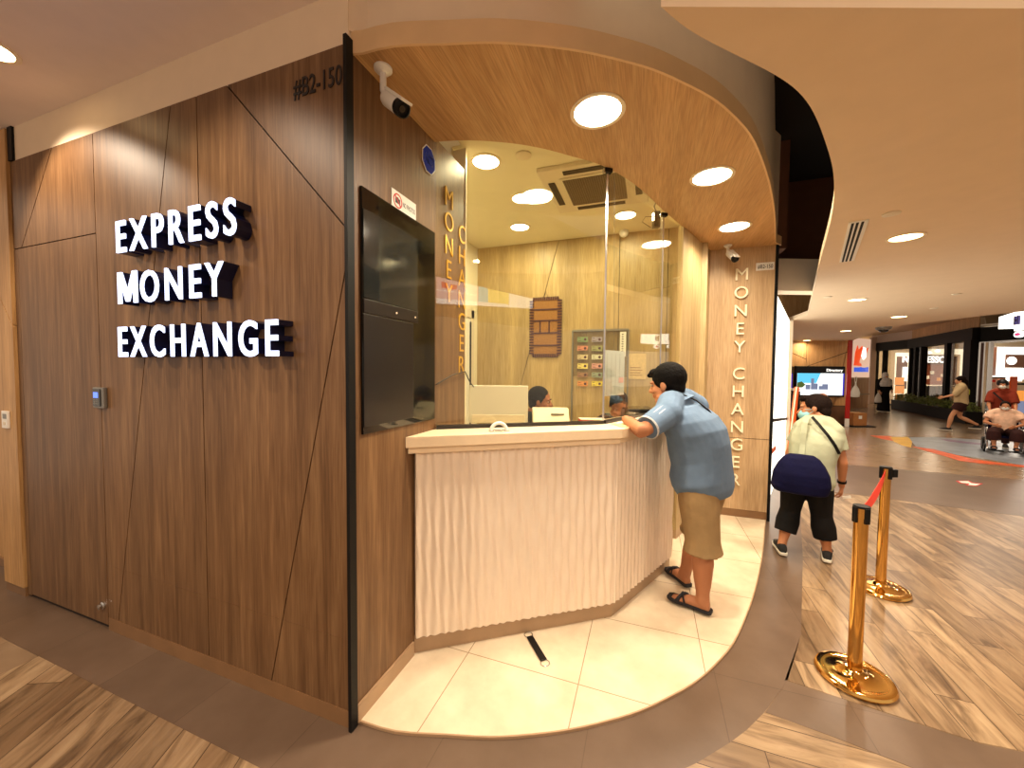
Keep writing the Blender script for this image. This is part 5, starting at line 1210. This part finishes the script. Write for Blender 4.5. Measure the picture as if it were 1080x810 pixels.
a_, b_ = onplane(951.5, 382.5, 1.5), onplane(997, 382.5, 1.5); zz = (a_.z+b_.z)/2; a_.z = zz
h_ = onplane(975,375.5,1.5).z-zz
tag(lettering('NESPRESSO', a_, (b_-a_)*1.0 if False else V((b_.x-a_.x,b_.y-a_.y,0)), UP, h_, .03, 'signwhite', 'shop_name', None, width=V((b_.x-a_.x,b_.y-a_.y,0)).length, offset=.03), 'white lit shop name lettering inside the glass of the coffee shop', 'sign')
# shop furniture: stools, hanging lamps, merchandise
for i, (u, v) in enumerate(((978,398),(983,393),(990,400),(994,396),(976,407),(986,408),(996,410))):
    p = onplane(u, v, 2.0+.1*i); tag(MB().obox(p, .10,.06,.09, ax=dI, ay=nI).build('gift_box', ('white','maskwhite','poster')[i%3], bevel=.01), '%s boxed merchandise on the coffee shop shelves, %s' % (('white','grey','orange')[i%3], ('at upper left','at top centre','at right','at far right','at lower left','at lower centre','at lower right')[i]), 'box', 'boxed merchandise')
for u, k in ((980,'left'),(996,'right')):
    p = onplane(u, 412, 1.2); p.z = 0
    s = thing('display_table', tuple(p), 'small white topped display table, %s of two behind the glass' % k, 'table')
    MB().obox((p.x,p.y,1.0), .35,.25,.02, ax=dI, ay=nI).build('table_top', 'white', s); 
    for i in (-1,1): MB().obox(V((p.x,p.y,.5))+dI*.28*i, .02,.2,.49, ax=dI, ay=nI).build('leg', 'darkframe', s)
for u, v, k in ((980,372,'left'),(989,370,'right')):
    p = onplane(u, v, 1.2); s = thing('pendant_lamp', tuple(p), 'small white glowing pendant lamp, %s of two inside the coffee shop' % k, 'lamp')
    MB().ell(p, .12,.12,.09).build('shade', 'signwhite', s, smooth=True); MB().tube([p+UP*.08, V((p.x,p.y,3.29))], .01, 6).build('cord', 'black', s)
# planter and greenery
a_, b_ = gp(941, 18.0), gp(1021, 12.6); d_, n_, L_ = seg(a_, b_)
tag(MB().plate([a_, b_, b_+UP*.42, a_+UP*.42], -n_, .40).build('planter', 'darkframe', bevel=.02), 'long low black planter box in front of the coffee shop', 'planter')
M['leaf'] = mat('green leaves', (96,110,44), .6, var=.35, vs=5); mb = MB(); rnd = random.Random(3)
for i in range(1500):
    t = rnd.random(); c = a_+d_*L_*t-n_*(.05+.30*rnd.random())+UP*(.43+.34*rnd.random()**1.2*(.6+.4*math.sin(9*t)**2)); ax = V((rnd.uniform(-1,1),rnd.uniform(-1,1),rnd.uniform(0,1))).normalized(); ay = ax.orthogonal().normalized(); h = .035+.04*rnd.random()
    mb.poly([c-ax*h, c+ay*h*.4, c+ax*h, c-ay*h*.4, ], [(0,1,2,3)])
for i in range(120):
    t = i/120; c = a_+d_*L_*t-n_*(.08+.25*rnd.random())+UP*.42; mb.tube([c, c+V((rnd.uniform(-.05,.05),rnd.uniform(-.05,.05),.3))], .006, 4, caps=False)
tag(mb.build('planter_shrubs', 'leaf'), 'green leafy shrubs filling the black planter', 'shrubs', kind='stuff')
# ------------------------------------------------------------------ right shop with the white interior
Hh0, Hh1 = gp(1032, 12.9), gp(1100, 11.2); d_, n_, L_ = seg(Hh0, Hh1); dI, nI, back, F1 = d_, n_, -n_, Hh0; BASE = 12.9
s = thing('store_entrance', tuple(Hh0), 'dark header and silver folding doors of the bright right-hand store', 'shopfront')
MB().plate([Hh0+UP*2.76, Hh1+UP*2.76, Hh1+UP*3.2, Hh0+UP*3.25], -n_, .4).build('header', 'darkframe', s)
MB().plate([Hh0+UP*2.70+n_*.02, Hh1+UP*2.70+n_*.02, Hh1+UP*2.76+n_*.02, Hh0+UP*2.76+n_*.02], -n_, .05).build('rail', 'steel', s)
for u, m, w in ((1034,'steel',.03),(1036.5,'innerbrown',.04),(1039,'steel',.02),(1041,'innerwall',.03),(1044,'steel',.025)):
    p = gp(u, 12.7-(u-1034)*.03); MB().obox((p.x,p.y,1.36), w*1.2,.05,1.36, ax=dI, ay=nI).build('folding_door_leaf', m, s)
a_, b_ = gp(1028, 17.2), gp(1110, 17.2)
M['shopwhite'] = emit('self-glowing shop wall', (255,246,236), 1.5)  # wall glows by itself, standing in for lamp light on it
struct('wall_store_back', MB().plate([a_, b_, b_+UP*3.3, a_+UP*3.3], f, .1), 'innerwall'); struct('ceiling_store', MB().plate([Hh0+UP*3.3, Hh1+UP*3.3, b_+UP*3.3+d_, a_+UP*3.3], (0,0,1), .05), 'white')
struct('wall_store_left', MB().plate([gp(1033,13.2), a_, a_+UP*3.3, gp(1033,13.2)+UP*3.3], (-1,0,0), .05), 'innerwall')
panel(1046,366,1080,400,3.1,'shopwhite','glow_wall_panel','white back wall panel of the right-hand store, given its own glow','panel')
panel(1043,366,1050,396,2.6,'innerbrown','upright_panel','dark brown upright panel at the left of the bright store','panel')
panel(1061,374,1082,388,2.6,'innerbrown','sign_board','brown sign panel carrying the white oval in the bright store','panel')
p = onplane(1067.5, 380.5, 2.5); mb = MB(); mb.poly([p+r*math.cos(t)*.19+UP*math.sin(t)*.16 for t in [2*math.pi*i/24 for i in range(24)]]+[p+f*.03+r*math.cos(t)*.19+UP*math.sin(t)*.16 for t in [2*math.pi*i/24 for i in range(24)]], [tuple(range(24)), tuple(range(47,23,-1))]+[(i,24+i,24+(i+1)%24,(i+1)%24) for i in range(24)])
tag(mb.build('oval_sign', 'signwhite'), 'white oval sign on the brown panel of the bright store', 'sign')
panel(1060,388,1078,402,2.4,'lightbox','lit_screen','white lit screen under the oval sign in the bright store','screen')
panel(1041.5,397.5,1060,413,.9,'darkframe','stand_poster','black framed stand poster at the bright store entrance','poster')
panel(1042.5,399,1059,412,.85,'maskwhite','poster_sheet','white sheet of the framed stand poster','poster sheet', .02); panel(1044,400.5,1050,403,.82,'redprint','poster_mark','small red oval mark on the stand poster','mark', .02)
panel(1063.5,397,1070.5,448,.6,'orange','orange_column','tall orange banner column behind the wheelchair pusher','banner')
panel(1058,404,1090,406,1.4,'darkframe','shelf_board','thin black shelf in the bright store','shelf'); panel(1070,423,1090,436,1.0,'scrgrey','display_counter','greyish blue display counter at the right of the bright store','counter')
panel(1068,412,1090,423,1.6,'poster','merchandise','orange and white merchandise on the store counter','merchandise')
s = None
a_, b_ = D(1053,345,7.9), D(1090,345,7.0)
q0, q1 = V((a_.x,a_.y,0)), V((b_.x,b_.y,0))
s = thing('store_sign', (q0.x,q0.y,2.66), 'lit cream store sign with blue letter H above a white oval logo', 'sign')
zt, zb = D(1070,329,7.4).z, D(1070,344,7.4).z; dd = (q1-q0).normalized(); nn = V((dd.y,-dd.x,0))
MB().plate([q0+UP*zb, q1+UP*zb, q1+UP*(zt+.05), q0+UP*(zt-.03)], -nn, .2).build('sign_board', 'lightbox', s)
p = D(1073.5,345.5,7.3); MB().plate([V((p.x,p.y,p.z))+nn*.02+dd*-.06+UP*-.06, V((p.x,p.y,p.z))+nn*.02+dd*.8+UP*-.06, V((p.x,p.y,p.z))+nn*.02+dd*.8+UP*.30, V((p.x,p.y,p.z))+nn*.02+dd*-.06+UP*.30], -nn, .03).build('letter_board', 'lightbox', s)
M['deepblue'] = mat('deep blue letters', (40,20,110), .5); lettering('H', p+nn*.03+UP*.05, dd, UP, .17, .03, 'deepblue', 'letter', s, width=.13, offset=.03)
p = D(1077,352.5,7.3); mb = MB(); mb.poly([p+nn*k+dd*math.cos(t)*.13+UP*math.sin(t)*.06 for k in (0,.04) for t in [2*math.pi*i/20 for i in range(20)]], [tuple(range(19,-1,-1)), tuple(range(20,40))]+[(i,(i+1)%20,20+(i+1)%20,20+i) for i in range(20)]); mb.build('oval_logo', 'signwhite', s)
mb = MB(); mb.poly([p+nn*k+dd*math.cos(t)*.07+UP*math.sin(t)*.028 for k in (.04,.055) for t in [2*math.pi*i/16 for i in range(16)]], [tuple(range(15,-1,-1)), tuple(range(16,32))]+[(i,(i+1)%16,16+(i+1)%16,16+i) for i in range(16)]); mb.build('pink_mark', emit('pink logo mark', (240,60,130), .8), s)
# ------------------------------------------------------------------ floor mural and sticker
M['muralblue'] = mat('grey blue mural', (132,140,150), .35, var=.25, vs=3); M['muralorange'] = mat('orange mural', (206,84,34), .4, var=.25, vs=5); M['muralyellow'] = mat('yellow mural', (206,160,50), .4, var=.2, vs=5); M['muralviolet'] = mat('violet mural streak', (120,92,120), .4, var=.2)
s = thing('floor_mural', (7.4,9.6,.001), 'blue, orange and yellow mural laid on the far mall floor', 'mural')
def fpoly(px, z, m, nm): return MB().prism([tuple(Z(u,v)[:2]) for u, v in px], .0005, z).build(nm, m, s)
fpoly([(958,461.5),(985,461),(1020,463),(1060,466),(1110,470),(1110,492),(1080,491),(1045,485),(1010,480),(985,474),(966,471)], .003, 'muralblue', 'blue_field')
fpoly([(938,461),(958,461),(962,466),(961,472),(952,470),(943,466)], .0045, 'muralyellow', 'yellow_patch')
fpoly([(918,459.5),(940,460),(943,465),(930,463)], .004, 'muralorange', 'orange_tip')
fpoly([(962,471),(985,474),(1000,478),(1025,484),(1048,487.5),(1080,491),(1110,493),(1110,495.5),(1060,491),(1035,489),(1012,486),(996,481),(975,475)], .0045, 'muralorange', 'orange_border')
fpoly([(990,462.8),(1030,467),(1060,471),(1030,469),(1000,465.5)], .005, 'muralviolet', 'violet_streak')
s = thing('floor_sticker', tuple(Z(1020,510.5)), 'red and white zigzag sticker on the brown floor band', 'sticker')
MB().prism([tuple(Z(u,v)[:2]) for u, v in ((1008,507.3),(1022,507),(1026,509.2),(1037,510.2),(1030,513),(1018,512),(1021,510.5),(1012,509.8))], .0015, .003).build('red_outline', 'redprint', s)
MB().prism([tuple(Z(u,v)[:2]) for u, v in ((1011,507.8),(1021,507.6),(1024.5,509.8),(1034,510.8),(1029,512.4),(1021,511.7),(1023,510.2),(1014,509.3))], .003, .004).build('white_arrow', 'white', s)
# dark rack and orange panel beside the glowing storefront
p = gp(834, 8.0)
s = thing('display_rack', tuple(p), 'black rack beside the glowing white storefront, behind the masked man', 'rack')
MB().obox((p.x,p.y,.65), .07,.2,.65, ax=r, ay=f).build('rack_body', 'black', s, bevel=.01); MB().obox((p.x,p.y,1.33), .07,.2,.02, ax=r, ay=f).build('rack_top', 'white', s)
p = gp(842, 7.0)
s = thing('a_frame_sign', tuple(p), 'tall orange leaning sign board beside the black rack', 'sign board')
MB().plate([p-r*.17, p-r*.06, p+r*.03+UP*1.42, p-r*.04+UP*1.42], f, .03).build('board', 'orange', s, bevel=.004); MB().plate([p-r*.17-f*.01, p-r*.155-f*.01, p-r*.025+UP*1.42-f*.01, p-r*.04+UP*1.42-f*.01], -f, .02).build('edge_strip', 'oak_x', s)
# ------------------------------------------------------------------ lit banner of a stall behind the photographer, mirrored in the booth glass
M['b1'] = emit('banner pink', (236,196,200), 3.2); M['b2'] = emit('banner yellow', (250,226,120), 3.2); M['b3'] = emit('banner cyan', (120,210,230), 3.2); M['b4'] = emit('banner white', (250,250,250), 3.4); M['b5'] = emit('banner red', (220,60,70), 4)
A_, B_ = V((2.45,-2.46,0)), V((3.85,-1.53,0)); dd = (B_-A_).normalized(); nn = V((-dd.y,dd.x,0)); Lb = (B_-A_).length
s = thing('stall_banner', (3.1,-2.0,2.78), 'long lit pastel banner of a stall, seen mirrored in the booth glass', 'banner')
zt = lambda x: 3.22-.27*x
def bp(x0, x1, f0, f1, o, m, nm): q = [(x0,f0),(x1,f0),(x1,f1),(x0,f1)]; MB().plate([A_+dd*Lb*x+UP*(2.78+(zt(x)-2.78)*f_)+nn*o for x, f_ in q], nn, .01).build(nm, m, s)
bp(0,1,0,.2,0,'b4','white_band'); bp(0,.42,.2,1,0,'b1','pink_field'); bp(.42,.52,.2,1,0,'b3','cyan_field'); bp(.52,.74,.2,1,0,'b2','yellow_field'); bp(.74,1,.2,1,0,'b4','white_field')
bp(.05,.11,.62,.85,.012,'b5','red_mark'); bp(.14,.20,.62,.82,.012,'b5','red_mark'); bp(.0,.4,.5,.53,.012,'b4','white_line')
# ------------------------------------------------------------------ lights
def area(name, loc, size, power, col, rot=None, spread=None, shape='DISK'):
    l = bpy.data.lights.new(name, 'AREA'); l.shape = shape; l.size = size; l.energy = power; l.color = lin(col)[:3]
    if spread: l.spread = R(spread)
    o = bpy.data.objects.new(name, l); COL.objects.link(o); o.location = loc
    if rot: o.rotation_euler = [R(a) for a in rot]
    return o
def spot(name, loc, tgt, power, col, ang=70, blend=.6, rad=.04):
    l = bpy.data.lights.new(name, 'SPOT'); l.energy = power; l.color = lin(col)[:3]; l.spot_size = R(ang); l.spot_blend = blend; l.shadow_soft_size = rad
    o = bpy.data.objects.new(name, l); COL.objects.link(o); o.location = loc
    o.rotation_euler = (V(tgt)-V(loc)).to_track_quat('-Z','Y').to_euler(); return o
WARM = (255,231,202)
for c, e in (((.985,.755,3.09),37),((1.675,1.72,3.09),36),((2.03,2.85,3.09),19)): area('soffit_lamp', c, .24, e, (255,236,208), spread=150)
for c in ((.137,2.05,3.285),(1.02,2.75,3.285),(-.12,2.72,3.285),(.06,1.36,3.285)): area('booth_lamp', c, .2, 12 if c[1] > 2 else 7, (252,240,196))  # the far left one belongs to the added lamp
# mall downlights: the ones in view and unseen ones, some added to brighten ceilings
for x, y, z, e in ((3.04,2.26,2.685,30),(3.96,5.17,2.685,30),(5.47,7.37,2.685,30),(5.76,10.03,2.685,30),(6.0,13.1,2.685,12),(5.4,2.2,2.685,30),(7.5,4.5,2.685,30),(8.2,7.6,3.28,40),(8.6,10.5,3.28,40),(9.0,13.5,3.28,30),(4.3,-.6,3.35,40),(2.6,-1.6,3.35,40)):
    area('mall_lamp', (x,y,z), .16, e, WARM, spread=160)
for x, y, e in ((-4.6,-1.2,26),(-.9,-2.2,52),(.9,-3.4,56)): area('mall_lamp', (x,y,3.35), .16, e, WARM, spread=160)
spot('wall_spot', (-2.35,-.55,3.33), (-2.1,.0,2.2), 85, WARM, 100, .5, .03)
spot('wall_spot', (-.95,-.85,3.33), (-.6,.0,1.7), 60, WARM, 90, .8, .03)
# shop interiors
area('store_lamp', tuple(gp(1064, 14.5)+UP*3.2), 1.8, 220, (255,244,226)); area('coffee_lamp', tuple(gp(985, 20.0)+UP*3.6), 2.2, 260, (255,232,196)); area('coffee_lamp', tuple(gp(950, 22)+UP*3.6), 1.6, 120, (255,232,196))
w = bpy.data.worlds.new('world'); sc.world = w; w.use_nodes = True; w.node_tree.nodes['Background'].inputs[0].default_value = lin((255,230,204)); w.node_tree.nodes['Background'].inputs[1].default_value = .68
sc.view_settings.exposure = .06
sc.cycles.use_denoising = True
try: sc.cycles.denoiser = 'OPENIMAGEDENOISE'
except Exception: pass
sc.cycles.max_bounces = 8; sc.cycles.transparent_max_bounces = 12; sc.cycles.sample_clamp_indirect = 6
